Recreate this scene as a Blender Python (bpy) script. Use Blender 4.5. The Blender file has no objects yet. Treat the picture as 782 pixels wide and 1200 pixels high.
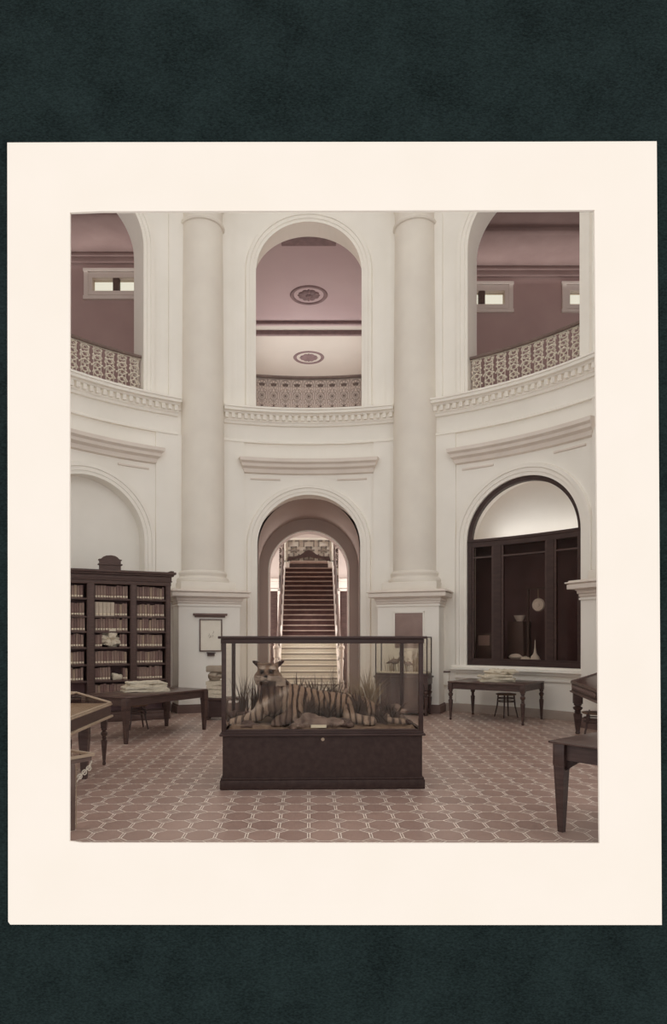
import bpy, bmesh, math, random
from mathutils import Vector, Matrix, noise
PI = math.pi
S = bpy.context.scene
COL = S.collection
rnd = random.Random(7)

# ---------------------------------------------------------------- helpers
def lin(h):
    h = h.lstrip('#')
    out = []
    for i in (0, 2, 4):
        c = int(h[i:i+2], 16) / 255
        out.append(c / 12.92 if c <= .04045 else ((c + .055) / 1.055) ** 2.4)
    return (*out, 1)

def newmat(name):
    m = bpy.data.materials.new(name); m.use_nodes = True
    nt = m.node_tree
    return m, nt, nt.nodes['Principled BSDF']

def mat(name, a, b=None, scale=3.0, rough=.7, spec=.3, bump=0.0, bscale=40, detail=4, stretch=None, coat=0):
    m, nt, p = newmat(name)
    p.inputs['Roughness'].default_value = rough
    p.inputs['Specular IOR Level'].default_value = spec
    p.inputs['Coat Weight'].default_value = coat
    if b is None:
        p.inputs['Base Color'].default_value = lin(a)
    tc = nt.nodes.new('ShaderNodeTexCoord')
    src = tc.outputs['Object']
    if stretch:
        mp = nt.nodes.new('ShaderNodeMapping'); mp.inputs['Scale'].default_value = stretch
        nt.links.new(src, mp.inputs[0]); src = mp.outputs[0]
    if b is not None:
        n = nt.nodes.new('ShaderNodeTexNoise'); n.inputs['Scale'].default_value = scale
        n.inputs['Detail'].default_value = detail
        nt.links.new(src, n.inputs['Vector'])
        r = nt.nodes.new('ShaderNodeValToRGB')
        r.color_ramp.elements[0].position = .3; r.color_ramp.elements[1].position = .7
        r.color_ramp.elements[0].color = lin(a); r.color_ramp.elements[1].color = lin(b)
        nt.links.new(n.outputs['Fac'], r.inputs[0]); nt.links.new(r.outputs[0], p.inputs['Base Color'])
    if bump:
        n2 = nt.nodes.new('ShaderNodeTexNoise'); n2.inputs['Scale'].default_value = bscale
        nt.links.new(src, n2.inputs['Vector'])
        bp = nt.nodes.new('ShaderNodeBump'); bp.inputs['Strength'].default_value = bump
        bp.inputs['Distance'].default_value = .01
        nt.links.new(n2.outputs['Fac'], bp.inputs['Height']); nt.links.new(bp.outputs[0], p.inputs['Normal'])
    return m

def glass_mat(name, tint='#ffffff', refl=1.0):
    m = bpy.data.materials.new(name); m.use_nodes = True
    nt = m.node_tree; nt.nodes.clear()
    o = nt.nodes.new('ShaderNodeOutputMaterial'); mx = nt.nodes.new('ShaderNodeMixShader')
    t = nt.nodes.new('ShaderNodeBsdfTransparent'); t.inputs[0].default_value = lin(tint)
    g = nt.nodes.new('ShaderNodeBsdfGlossy'); g.inputs['Roughness'].default_value = 0.0
    f = nt.nodes.new('ShaderNodeLayerWeight'); f.inputs[0].default_value = .5      # Schlick on both sides of the pane
    pw = nt.nodes.new('ShaderNodeMath'); pw.operation = 'POWER'; pw.inputs[1].default_value = 5
    k = nt.nodes.new('ShaderNodeMath'); k.operation = 'MULTIPLY_ADD'; k.inputs[1].default_value = .9*refl; k.inputs[2].default_value = .03*refl
    nt.links.new(f.outputs['Facing'], pw.inputs[0]); nt.links.new(pw.outputs[0], k.inputs[0]); nt.links.new(k.outputs[0], mx.inputs[0])
    nt.links.new(t.outputs[0], mx.inputs[1]); nt.links.new(g.outputs[0], mx.inputs[2])
    nt.links.new(mx.outputs[0], o.inputs[0])
    return m

class MB:
    """collects shapes, links them as ONE mesh object"""
    def __init__(s): s.bm = bmesh.new(); s.mi = 0; s.mx = Matrix()
    def v(s, p): return s.bm.verts.new(s.mx @ Vector(p))
    def f(s, vs):
        try:
            fc = s.bm.faces.new(vs); fc.material_index = s.mi; return fc
        except ValueError: return None
    def poly(s, pts): return s.f([s.v(p) for p in pts])
    def box(s, x0, x1, y0, y1, z0, z1, b=0.0):
        if x0 > x1: x0, x1 = x1, x0
        if y0 > y1: y0, y1 = y1, y0
        b = min(b, .45*(x1-x0), .45*(y1-y0), .45*(z1-z0))
        if b <= 0:
            P = [s.v((x, y, z)) for z in (z0, z1) for x, y in ((x0, y0), (x1, y0), (x1, y1), (x0, y1))]
            for q in ((3,2,1,0), (4,5,6,7), (0,1,5,4), (1,2,6,5), (2,3,7,6), (3,0,4,7)): s.f([P[i] for i in q])
            return
        tb = bmesh.new(); bmesh.ops.create_cube(tb, size=1)
        for w in tb.verts: w.co = ((x0+x1)/2 + w.co.x*(x1-x0), (y0+y1)/2 + w.co.y*(y1-y0), (z0+z1)/2 + w.co.z*(z1-z0))
        bmesh.ops.bevel(tb, geom=tb.edges[:], offset=b, segments=2, affect='EDGES', profile=.5)
        s.merge(tb)
    def merge(s, tb):
        mp = {w: s.v(w.co) for w in tb.verts}
        for fc in tb.faces: s.f([mp[w] for w in fc.verts])
        tb.free()
    def lathe(s, prof, c=(0, 0, 0), n=20, a0=0, a1=2*PI):
        full = abs(a1-a0-2*PI) < 1e-6
        m = n if full else n+1
        rings = []
        for r, z in prof:
            if r < 1e-5: rings.append([s.v((c[0], c[1], c[2]+z))])
            else: rings.append([s.v((c[0]+r*math.cos(a0+(a1-a0)*i/n), c[1]+r*math.sin(a0+(a1-a0)*i/n), c[2]+z)) for i in range(m)])
        for A, B in zip(rings, rings[1:]):
            for i in range(n):
                j = (i+1) % m
                if len(A) == 1 and len(B) == 1: continue
                if len(A) == 1: s.f([A[0], B[j], B[i]])
                elif len(B) == 1: s.f([A[i], A[j], B[0]])
                else: s.f([A[i], A[j], B[j], B[i]])
        if full:
            if len(rings[0]) > 1: s.f(rings[0][::-1])
            if len(rings[-1]) > 1: s.f(rings[-1])
    def tube(s, pts, r, n=8, closed=False):
        pts = [Vector(p) for p in pts]; N = len(pts)
        rs = r if isinstance(r, (list, tuple)) else [r]*N
        rings = []; up = None
        for i, p in enumerate(pts):
            if closed: t = pts[(i+1) % N]-pts[i-1]
            else: t = pts[min(i+1, N-1)]-pts[max(i-1, 0)]
            t.normalize()
            if up is None:
                up = Vector((0, 0, 1)) if abs(t.z) < .9 else Vector((1, 0, 0))
            up = (up - t*up.dot(t)).normalized()
            w = t.cross(up)
            rings.append([s.v(p + (up*math.cos(2*PI*k/n)+w*math.sin(2*PI*k/n))*rs[i]) for k in range(n)])
        for i in range(N if closed else N-1):
            A, B = rings[i], rings[(i+1) % N]
            for k in range(n): s.f([A[k], A[(k+1) % n], B[(k+1) % n], B[k]])
        if not closed: s.f(rings[0][::-1]); s.f(rings[-1])
    def prism(s, pts, axis, t0, t1):
        def P(a, b, t): return {'x': (t, a, b), 'y': (a, t, b), 'z': (a, b, t)}[axis]
        A = [s.v(P(a, b, t0)) for a, b in pts]; B = [s.v(P(a, b, t1)) for a, b in pts]
        n = len(pts)
        s.f(A[::-1]); s.f(B)
        for i in range(n): s.f([A[i], A[(i+1) % n], B[(i+1) % n], B[i]])
    def ball(s, c, r, sub=2, jit=0, seed=0):
        tb = bmesh.new(); bmesh.ops.create_icosphere(tb, subdivisions=sub, radius=1)
        rr = (r, r, r) if not isinstance(r, (list, tuple)) else r
        for w in tb.verts:
            k = 1 + (jit*noise.noise(w.co*1.7+Vector((seed*3.1, seed, 0))) if jit else 0)
            w.co = Vector((c[0]+w.co.x*rr[0]*k, c[1]+w.co.y*rr[1]*k, c[2]+w.co.z*rr[2]*k))
        s.merge(tb)
    def build(s, name, m, parent=None, ang=35, kind=None):
        bmesh.ops.recalc_face_normals(s.bm, faces=s.bm.faces[:])
        me = bpy.data.meshes.new(name); s.bm.to_mesh(me); s.bm.free()
        for x in (m if isinstance(m, (list, tuple)) else [m]): me.materials.append(x)
        if ang:
            me.polygons.foreach_set('use_smooth', [True]*len(me.polygons))
            me.set_sharp_from_angle(angle=math.radians(ang))
        o = bpy.data.objects.new(name, me); COL.objects.link(o)
        if parent: o.parent = parent
        if kind: o['kind'] = kind
        return o

def tag(o, label, cat, group=None):
    o['label'] = label; o['category'] = cat
    if group: o['group'] = group
    return o
def thing(name, label, cat, loc=(0, 0, 0), rz=0, group=None):
    o = bpy.data.objects.new(name, None); o.empty_display_size = .1; COL.objects.link(o)
    o.location = loc; o.rotation_euler = (0, 0, rz)
    return tag(o, label, cat, group)
def struct_root(name, loc=(0, 0, 0), rz=0):
    o = bpy.data.objects.new(name, None); COL.objects.link(o); o.location = loc; o.rotation_euler = (0, 0, rz)
    o['kind'] = 'structure'; return o
def dup(o, parent=None):
    c = o.copy(); COL.objects.link(c)
    if parent: c.parent = parent
    for ch in list(o.children): dup(ch, c)
    return c

# ---------------------------------------------------------------- materials
M_wall = mat('aged_plaster', '#ede9e1', '#f4f0e9', scale=.9, rough=.85, spec=.1, detail=6)
M_trim = mat('plaster_moulding', '#efeae2', '#f3efe7', scale=1.2, rough=.8, spec=.1)
M_col = mat('column_plaster', '#e0d9d0', '#eae4da', scale=1.1, rough=.8, spec=.12, detail=6)
M_pink = mat('pink_distemper', '#c9bcb4', '#d0c4bd', scale=.6, rough=.9, spec=.05, detail=5)
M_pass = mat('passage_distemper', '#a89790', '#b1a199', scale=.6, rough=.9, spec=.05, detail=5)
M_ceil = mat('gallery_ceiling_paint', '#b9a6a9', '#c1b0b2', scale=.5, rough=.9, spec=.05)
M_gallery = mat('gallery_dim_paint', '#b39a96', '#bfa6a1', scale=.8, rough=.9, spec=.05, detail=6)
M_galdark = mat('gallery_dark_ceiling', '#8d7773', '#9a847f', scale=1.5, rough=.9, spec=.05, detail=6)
M_ceil2 = mat('gallery_ceiling_grey', '#c8c3bc', '#d0cbc4', scale=.5, rough=.9, spec=.05)
M_rose = mat('rosette_grey', '#7d6a6c', '#8d797a', scale=6, rough=.9)
M_key = mat('fret_grey', '#7d7269', '#887d73', scale=4)
M_hood = mat('moulding_tinted', '#e0d6cd', '#e8dfd6', scale=2, rough=.85, spec=.1)
M_wood = mat('dark_wood', '#3f2c29', '#54403b', scale=5, rough=.42, spec=.45, stretch=(1, 1, 6), bump=.05)
M_woodH = mat('dark_wood_polished', '#4a3733', '#5d4842', scale=6, rough=.3, spec=.5, stretch=(2, 6, 2))
M_case = mat('ebonised_wood', '#362523', '#46332f', scale=4, rough=.5, spec=.4, bump=.08, stretch=(1, 1, 5))
M_worn = mat('worn_case_wood', '#33221f', '#41302c', scale=16, rough=.55, spec=.35, bump=.1, detail=8)
M_baseb = mat('skirting_brown', '#6d5954', '#7b6660', scale=3, rough=.6)
M_skirt = mat('skirting_pale', '#a4958a', '#b0a197', scale=3, rough=.6)
M_oak = mat('bookcase_wood', '#4a3733', '#5c4842', scale=6, rough=.5, spec=.35, stretch=(1, 1, 7))
M_pale = mat('worn_pale_edge', '#a8937f', '#b9a58f', scale=8, rough=.5)
M_brown = mat('brown_cover', '#826b62', '#907a70', scale=20, rough=.6)
M_brown2 = mat('maroon_cover', '#705853', '#7f6660', scale=20, rough=.6)
M_tan = mat('tan_cover', '#94806f', '#a18c7a', scale=20, rough=.6)
M_label = mat('paper_label', '#d5c8b2', rough=.8)
M_paper = mat('newsprint', '#c4b9a6', '#d6ccba', scale=25, rough=.9, spec=.05, stretch=(1, 5, 1))
M_cloth = mat('grey_linen', '#978a7c', '#a99c8d', scale=7, rough=.95, spec=.05)
M_iron = mat('cast_iron_painted', '#cfc5b6', '#dad1c3', scale=14, rough=.6, spec=.3)
M_ironC = mat('cast_iron_grey', '#998b84', '#a79a92', scale=9, rough=.6)
M_ironD = mat('iron_dark', '#5a4a44', '#6c5a52', scale=9, rough=.5)
M_rail = mat('handrail_wood', '#685650', '#7a675f', scale=6, rough=.4)
M_stone = mat('pale_stone_step', '#e2dccf', '#e9e4d8', scale=4, rough=.6)
M_stair = mat('dark_red_stair', '#4d3532', '#5c423e', scale=5, rough=.7)
M_nose = mat('stair_nosing', '#a48f84', '#b39d91', scale=5, rough=.6)
M_sand = mat('case_ground', '#6a574e', '#8a7565', scale=12, rough=.95, spec=.05, bump=.6, bscale=60)
M_rock = mat('case_rock', '#54443e', '#927d72', scale=11, rough=.95, spec=.05, bump=.5, bscale=30)
M_rockD = mat('case_rock_dark', '#483834', '#6b5851', scale=9, rough=.95, spec=.05, bump=.5, bscale=30)
M_grass = mat('dried_grass', '#85715d', '#a08c74', scale=8, rough=.8)
M_grassD = mat('dried_grass_dark', '#4a3a33', '#635046', scale=8, rough=.8)
M_bird = mat('bird_feathers', '#564640', '#83736a', scale=22, rough=.8)
M_black = mat('black_horn', '#231817', rough=.3)
M_silver = mat('pale_metal', '#dcd2c8', '#e8dfd6', scale=12, rough=.45, spec=.6)
M_pot = mat('pale_ceramic', '#e8e0d4', '#eee7dc', scale=6, rough=.35)
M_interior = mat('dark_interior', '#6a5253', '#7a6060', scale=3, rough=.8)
M_panelB = mat('brown_board', '#8c7670', '#99837c', scale=4, rough=.6)
M_mount = mat('cream_card', '#e6ddd3', '#e8dfd6', scale=2, rough=.9, spec=.02, bump=.03, bscale=200)
M_cane = mat('cane_seat', '#6d5447', '#8a705f', scale=90, rough=.7)
M_glass = glass_mat('case_glass', '#fdfcfa', .22)
M_glassD = glass_mat('showcase_glass', '#f2eeeb', .25)
M_pane = glass_mat('window_pane', '#e9e7de', .6)
M_drawing = mat('drawing_paper', '#e6dfd1', '#ece6d9', scale=5, rough=.9)

def backing_mat():
    m, nt, p = newmat('black_green_cloth')
    p.inputs['Roughness'].default_value = .95; p.inputs['Specular IOR Level'].default_value = .05
    tc = nt.nodes.new('ShaderNodeTexCoord')
    n = nt.nodes.new('ShaderNodeTexNoise'); n.inputs['Scale'].default_value = 55; n.inputs['Detail'].default_value = 6
    n2 = nt.nodes.new('ShaderNodeTexNoise'); n2.inputs['Scale'].default_value = 3
    r = nt.nodes.new('ShaderNodeValToRGB')
    r.color_ramp.elements[0].position = .3; r.color_ramp.elements[1].position = .75
    r.color_ramp.elements[0].color = lin('#0a1010'); r.color_ramp.elements[1].color = lin('#222d2d')
    mp = nt.nodes.new('ShaderNodeMapping'); mp.inputs['Scale'].default_value = (1, 1, 2)
    ad = nt.nodes.new('ShaderNodeMath'); ad.operation = 'MULTIPLY_ADD'; ad.inputs[1].default_value = .35
    sb = nt.nodes.new('ShaderNodeMath'); sb.operation = 'MULTIPLY'; sb.inputs[1].default_value = .75
    nt.links.new(tc.outputs['Object'], mp.inputs[0]); nt.links.new(mp.outputs[0], n.inputs['Vector'])
    nt.links.new(tc.outputs['Object'], n2.inputs['Vector'])
    nt.links.new(n.outputs['Fac'], sb.inputs[0]); nt.links.new(n2.outputs['Fac'], ad.inputs[0]); nt.links.new(sb.outputs[0], ad.inputs[2])
    nt.links.new(ad.outputs[0], r.inputs[0]); nt.links.new(r.outputs[0], p.inputs['Base Color'])
    return m
M_back = backing_mat()

def floor_mat(a=.275, b=.318):
    m, nt, p = newmat('encaustic_floor_tiles')
    N = nt.nodes; L = nt.links
    p.inputs['Roughness'].default_value = .34; p.inputs['Specular IOR Level'].default_value = .5
    tc = N.new('ShaderNodeTexCoord'); sx = N.new('ShaderNodeSeparateXYZ'); L.new(tc.outputs['Object'], sx.inputs[0])
    def mt(op, x, y=None, z=None):
        n = N.new('ShaderNodeMath'); n.operation = op
        for i, q in enumerate((x, y, z)):
            if q is None: continue
            if isinstance(q, (int, float)): n.inputs[i].default_value = q
            else: L.new(q, n.inputs[i])
        return n.outputs[0]
    def cell(c, s):   # distance from the cell edge
        fr = mt('FRACT', mt('DIVIDE', c, s))
        return mt('MULTIPLY', mt('SUBTRACT', .5, mt('ABSOLUTE', mt('SUBTRACT', fr, .5))), s)
    ex = cell(sx.outputs['X'], a); ey = cell(sx.outputs['Y'], b)
    di = mt('ADD', ex, ey); k = .09; w = .0036
    inside = mt('LESS_THAN', di, k)
    dl = mt('LESS_THAN', mt('ABSOLUTE', mt('SUBTRACT', di, k)), w*1.5)
    di2 = mt('LESS_THAN', mt('ABSOLUTE', mt('SUBTRACT', di, .05)), w*1.2)
    e1 = mt('LESS_THAN', mt('ABSOLUTE', mt('SUBTRACT', ex, .011)), w)
    e2 = mt('LESS_THAN', ey, w*1.1)
    outl = mt('MULTIPLY', mt('MAXIMUM', e1, e2), mt('SUBTRACT', 1.0, inside))
    line = mt('MAXIMUM', mt('MAXIMUM', dl, mt('MULTIPLY', di2, .45)), outl)
    # dotted inner octagon
    wn = N.new('ShaderNodeTexWhiteNoise'); wn.noise_dimensions = '2D'
    cx = N.new('ShaderNodeCombineXYZ'); L.new(mt('FLOOR', mt('DIVIDE', sx.outputs['X'], a)), cx.inputs[0]); L.new(mt('FLOOR', mt('DIVIDE', sx.outputs['Y'], b)), cx.inputs[1])
    L.new(cx.outputs[0], wn.inputs['Vector'])
    ns = N.new('ShaderNodeTexNoise'); ns.inputs['Scale'].default_value = 1.3; ns.inputs['Detail'].default_value = 6
    L.new(tc.outputs['Object'], ns.inputs['Vector'])
    r = N.new('ShaderNodeValToRGB'); r.color_ramp.elements[0].color = lin('#8e746b'); r.color_ramp.elements[1].color = lin('#b09488')
    L.new(mt('ADD', mt('MULTIPLY', wn.outputs['Value'], .45), mt('MULTIPLY', ns.outputs['Fac'], .6)), r.inputs[0])
    mx = N.new('ShaderNodeMix'); mx.data_type = 'RGBA'; L.new(mt('MULTIPLY', inside, .5), mx.inputs[0]); L.new(r.outputs[0], mx.inputs[6]); mx.inputs[7].default_value = lin('#a89186')
    n2 = N.new('ShaderNodeTexNoise'); n2.inputs['Scale'].default_value = 9; L.new(tc.outputs['Object'], n2.inputs['Vector'])
    mx2 = N.new('ShaderNodeMix'); mx2.data_type = 'RGBA'
    L.new(mt('MULTIPLY', line, mt('MULTIPLY_ADD', n2.outputs['Fac'], .9, .35)), mx2.inputs[0]); L.new(mx.outputs[2], mx2.inputs[6]); mx2.inputs[7].default_value = lin('#fff6ea')
    L.new(mx2.outputs[2], p.inputs['Base Color'])
    return m
M_floor = floor_mat()

# ---------------------------------------------------------------- camera : y is the distance from it
F, PX, PY, H = 780.0, 362.0, 747.0, 1.75
CY, R = 9.98, 6.8                              # centre of the rotunda, radius of its wall
cam = bpy.data.cameras.new('camera'); co = bpy.data.objects.new('camera', cam); COL.objects.link(co)
co.location = (0, 0, H); co.rotation_euler = (PI/2, 0, 0)
cam.sensor_fit = 'HORIZONTAL'; cam.sensor_width = 36; cam.lens = 36*F/782
cam.shift_x = (391-PX)/782; cam.shift_y = (PY-600)/782; cam.clip_end = 200
S.camera = co
def W(px, py, d): return ((px-PX)/F*d, d, H+(PY-py)/F*d)

# ---------------------------------------------------------------- mount board and backing cloth
DM = 4.6
def ring_board(outer, inner, y0, y1, name, m):
    mb = MB(); n = len(outer)
    A = [[mb.v((p[0], y, p[1])) for p in q] for y in (y0, y1) for q in (outer, inner)]
    for i in range(n):
        j = (i+1) % n
        mb.f([A[0][i], A[0][j], A[1][j], A[1][i]]); mb.f([A[2][i], A[2][j], A[3][j], A[3][i]])
        mb.f([A[0][i], A[0][j], A[2][j], A[2][i]]); mb.f([A[1][i], A[1][j], A[3][j], A[3][i]])
    return mb.build(name, m, ang=0)
def pz(px, py): q = W(px, py, DM); return (q[0], q[2])
out = [pz(8.5, 167), pz(120, 166.6), pz(640, 166), pz(770, 165.5), pz(773, 600), pz(776, 1084), pz(400, 1084), pz(12, 1083.5), pz(9.5, 1080), pz(9, 600)]
inn = [pz(82, 249), pz(120, 247.5), pz(640, 246.2), pz(697, 246), pz(700, 600), pz(703, 988.5), pz(400, 988.2), pz(96, 988), pz(81.5, 986), pz(81.5, 600)]
mo = ring_board(out, inn, DM, DM+.02, 'mount_board', M_mount)
tag(mo, 'cream card mount with a window onto the columned hall', 'mount board')
bo = [(-2.9, 7), (-1.5, 7), (1.8, 7), (3.25, 7), (3.25, 2), (3.25, -1.8), (0, -1.8), (-1.5, -1.8), (-2.9, -1.8), (-2.9, 2)]
bi = [pz(79, 246), pz(120, 244), pz(640, 243), pz(700, 243), pz(703, 600), pz(706, 991), pz(400, 991), pz(96, 991), pz(79, 990), pz(79, 600)]
bk = ring_board(bo, bi, DM+.025, DM+.05, 'backing_cloth', M_back)
tag(bk, 'black green cloth covered board behind the cream card mount', 'backing board')

# ---------------------------------------------------------------- rotunda shell
ZT = 13.0; TH = .6
LB, LS, LR = 1.10, 4.04, 1.30           # lower arch: sill, spring, radius
UB, US, UR = 7.42, 10.88, 1.334         # upper arch
def cyl(th): return lambda s, z, dr: ((R+dr)*math.sin(th+s/R), CY+(R+dr)*math.cos(th+s/R), z)
def arch_wall(mb, mp, s0, s1, z0, z1, holes, t):
    """wall sheet with arched holes (half width, sill, spring), front dr=0 and back dr=t, with reveals"""
    ss = {s0, s1}
    n = max(2, int((s1-s0)/.25))
    ss |= {s0+(s1-s0)*i/n for i in range(n+1)}
    for w, b, sp in holes: ss |= {-w*math.cos(PI*i/32) for i in range(33)}
    ss = sorted(ss); ss = [x for i, x in enumerate(ss) if i == 0 or x-ss[i-1] > 1e-5]
    top = lambda w, sp, s: sp+math.sqrt(max(0, w*w-s*s))
    for a, b in zip(ss, ss[1:]):
        m = (a+b)/2; lo = [(z0, z0)]; segs = []
        cur = (z0, z0)
        for w, sb, sp in sorted(holes, key=lambda h: h[1]):
            if abs(m) < w:
                if sb > z0+1e-4: segs.append((cur, (sb, sb)))
                cur = (top(w, sp, a), top(w, sp, b))
                for zz in ([(sb, sb)] if sb > z0+1e-4 else []) + [cur]:
                    mb.poly([mp(a, zz[0], 0), mp(b, zz[1], 0), mp(b, zz[1], t), mp(a, zz[0], t)])
        segs.append((cur, (z1, z1)))
        for c0, c1 in segs:
            for dr in (0, t): mb.poly([mp(a, c0[0], dr), mp(b, c0[1], dr), mp(b, c1[1], dr), mp(a, c1[0], dr)])
    for w, sb, sp in holes:
        for q in (-w, w): mb.poly([mp(q, sb, 0), mp(q, sp, 0), mp(q, sp, t), mp(q, sb, t)])
def sweep_arc(mb, mp, prof, s0, s1, n=24):
    """closed profile [(out, z)] swept along the wall"""
    rows = [[mb.v(mp(s0+(s1-s0)*i/n, z, -o)) for o, z in prof] for i in range(n+1)]
    k = len(prof)
    for A, B in zip(rows, rows[1:]):
        for i in range(k): mb.f([A[i], A[(i+1) % k], B[(i+1) % k], B[i]])
    mb.f(rows[0]); mb.f(rows[-1][::-1])
def sweep_arch(mb, mp, w, sb, sp, prof, n=40):
    """profile [(offset outwards from the arch, projection)] round jambs and arch"""
    path = [(-1, 0, -w, sb), (-1, 0, -w, (sb+sp)/2)] + [(-math.cos(PI*i/n), math.sin(PI*i/n), -w*math.cos(PI*i/n), sp+w*math.sin(PI*i/n)) for i in range(n+1)] + [(1, 0, w, (sb+sp)/2), (1, 0, w, sb)]
    rows = [[mb.v(mp(x+nx*o, z+nz*o, -p)) for o, p in prof] for nx, nz, x, z in path]
    k = len(prof)
    for A, B in zip(rows, rows[1:]):
        for i in range(k): mb.f([A[i], A[(i+1) % k], B[(i+1) % k], B[i]])
    mb.f(rows[0]); mb.f(rows[-1][::-1])
HB = math.radians(22.5)*R
bays = [('center', 0.0), ('left', -46.0), ('right', 44.7), ('far_left', -90.5), ('far_right', 90)]
tn = [0]
def trim(mb, m, ang=30):
    tn[0] += 1
    o = mb.build('trim_%d' % tn[0], m, ang=ang); o['kind'] = 'structure'; return o
ARC = [(0, 0), (0, .035), (.075, .035), (.08, .055), (.16, .055), (.17, .08), (.25, .08), (.265, .03), (.27, 0)]
for nm, deg in bays:
    th = math.radians(deg); mp = cyl(th); mb = MB()
    lb = 0 if nm in ('center', 'far_right') else LB      # unseen far right arch, opened to let in extra side light
    lr = LR if nm == 'center' else 1.36
    if nm == 'far_right': lr = 1.6
    lsp = 5.343-lr
    arch_wall(mb, mp, -HB*1.06, HB*1.06, 0, ZT, [(lr, lb, lsp), (UR, UB, US)], TH)
    # pilaster strips beside the arch panel
    for sg in (-1, 1):
        sweep_arc(mb, mp, [(-.02, 0), (.05, 0), (.05, 6.62), (-.02, 6.62)], sg*1.63, sg*2.6, 8)
        sweep_arc(mb, mp, [(-.02, 7.4), (.06, 7.4), (.06, ZT), (-.02, ZT)], sg*1.95, sg*2.6, 8)
    mb.build('wall_'+nm, M_wall, ang=30, kind='structure')
    # archivolts
    mb = MB(); sweep_arch(mb, mp, lr, lb, lsp, ARC); trim(mb, M_trim)
    mb = MB(); sweep_arch(mb, mp, UR, UB, US, ARC); trim(mb, M_trim)
    # gallery cornice with dentils
    hs = math.radians(18.3)*R
    mb = MB()
    sweep_arc(mb, mp, [(-.02, 7.05), (.07, 7.05), (.09, 7.10), (.12, 7.12), (.12, 7.26), (.2, 7.27), (.22, 7.3), (.31, 7.31), (.31, 7.37), (.34, 7.38), (.34, 7.42), (-.02, 7.42)], -hs, hs, 36)
    nd = 27
    for i in range(nd):
        c = -hs+(i+.5)*2*hs/nd
        sweep_arc(mb, mp, [(.1, 7.15), (.2, 7.15), (.2, 7.265), (.1, 7.265)], c-.042, c+.042, 1)
    trim(mb, M_trim)
    mb = MB(); sweep_arc(mb, mp, [(-.02, 6.60), (.075, 6.60), (.075, 6.64), (.055, 6.66), (-.02, 6.66)], -hs, hs, 30); trim(mb, M_trim)
    # hood moulding over the lower arch
    mb = MB(); rows = []
    prof = [(0, 5.84, 1.62), (.08, 5.86, 1.64), (.1, 5.95, 1.66), (.2, 5.99, 1.71), (.21, 6.06, 1.72), (.29, 6.1, 1.77), (.3, 6.18, 1.78), (0, 6.19, 1.78)]
    for i in range(25):
        k = -1+2*i/24
        rows.append([mb.v(mp(k*w, z, -o)) for o, z, w in prof])
    for A, B in zip(rows, rows[1:]):
        for i in range(8): mb.f([A[i], A[(i+1) % 8], B[(i+1) % 8], B[i]])
    mb.f(rows[0]); mb.f(rows[-1][::-1])
    for sg in (-1, 1): sweep_arc(mb, mp, [(0, 5.69), (.035, 5.70), (.035, 5.735), (0, 5.74)], sg*.72, sg*1.47, 6)
    trim(mb, M_hood)
    if nm in ('left', 'right', 'far_left'):
        mb = MB()
        sweep_arc(mb, mp, [(-.02, .93), (.1, .93), (.12, .98), (.2, 1.0), (.2, 1.04), (.1, 1.06), (.1, 1.1), (-.02, 1.1)], -1.72, 1.72, 20)
        sweep_arc(mb, mp, [(-.02, .80), (.06, .80), (.06, .86), (-.02, .86)], -1.72, 1.72, 20)
        trim(mb, M_trim)
        tb = MB(); sweep_arc(tb, mp, [(-.02, .0), (.07, .0), (.07, .15), (.05, .19), (-.02, .19)], -2.0, 2.0, 20)
        tb.build('baseboard_'+nm, M_skirt, kind='structure')
        if nm != 'right':      # plastered blind niche
            nb = MB(); w = lr+.02
            sweep_arc(nb, mp, [(-.3, 1.0), (-.3, 5.5), (-.36, 5.5), (-.36, 1.0)], -w-.1, w+.1, 20)
            nb.build('wall_niche_'+nm, M_wall, kind='structure')
    elif nm == 'center':
        for sg in (-1, 1):
            tb = MB(); sweep_arc(tb, mp, [(-.02, 0), (.07, 0), (.07, .15), (.05, .19), (-.02, .19)], sg*1.58, sg*2.0, 6)
            tb.build('baseboard_center_'+('left' if sg < 0 else 'right'), M_baseb, kind='structure')

fl = MB(); fl.poly([(-12, DM+.06, 0), (12, DM+.06, 0), (12, 30, 0), (-12, 30, 0)])
fl.build('floor', M_floor, ang=0, kind='structure')

# dome with an open lantern eye
o = MB(); prof = [(R-.02, ZT), (R-.25, ZT+.05), (R-.25, ZT+.3), (6.35, 14.4), (5.7, 15.6), (4.8, 16.5), (4.0, 17.0)]
rows = [[o.v((r*math.cos(2*PI*i/72), CY+r*math.sin(2*PI*i/72), z)) for i in range(72)] for r, z in prof]
for A, B in zip(rows, rows[1:]):
    for i in range(72): o.f([A[i], A[(i+1) % 72], B[(i+1) % 72], B[i]])
o.build('ceiling_dome', M_trim, kind='structure')
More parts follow.
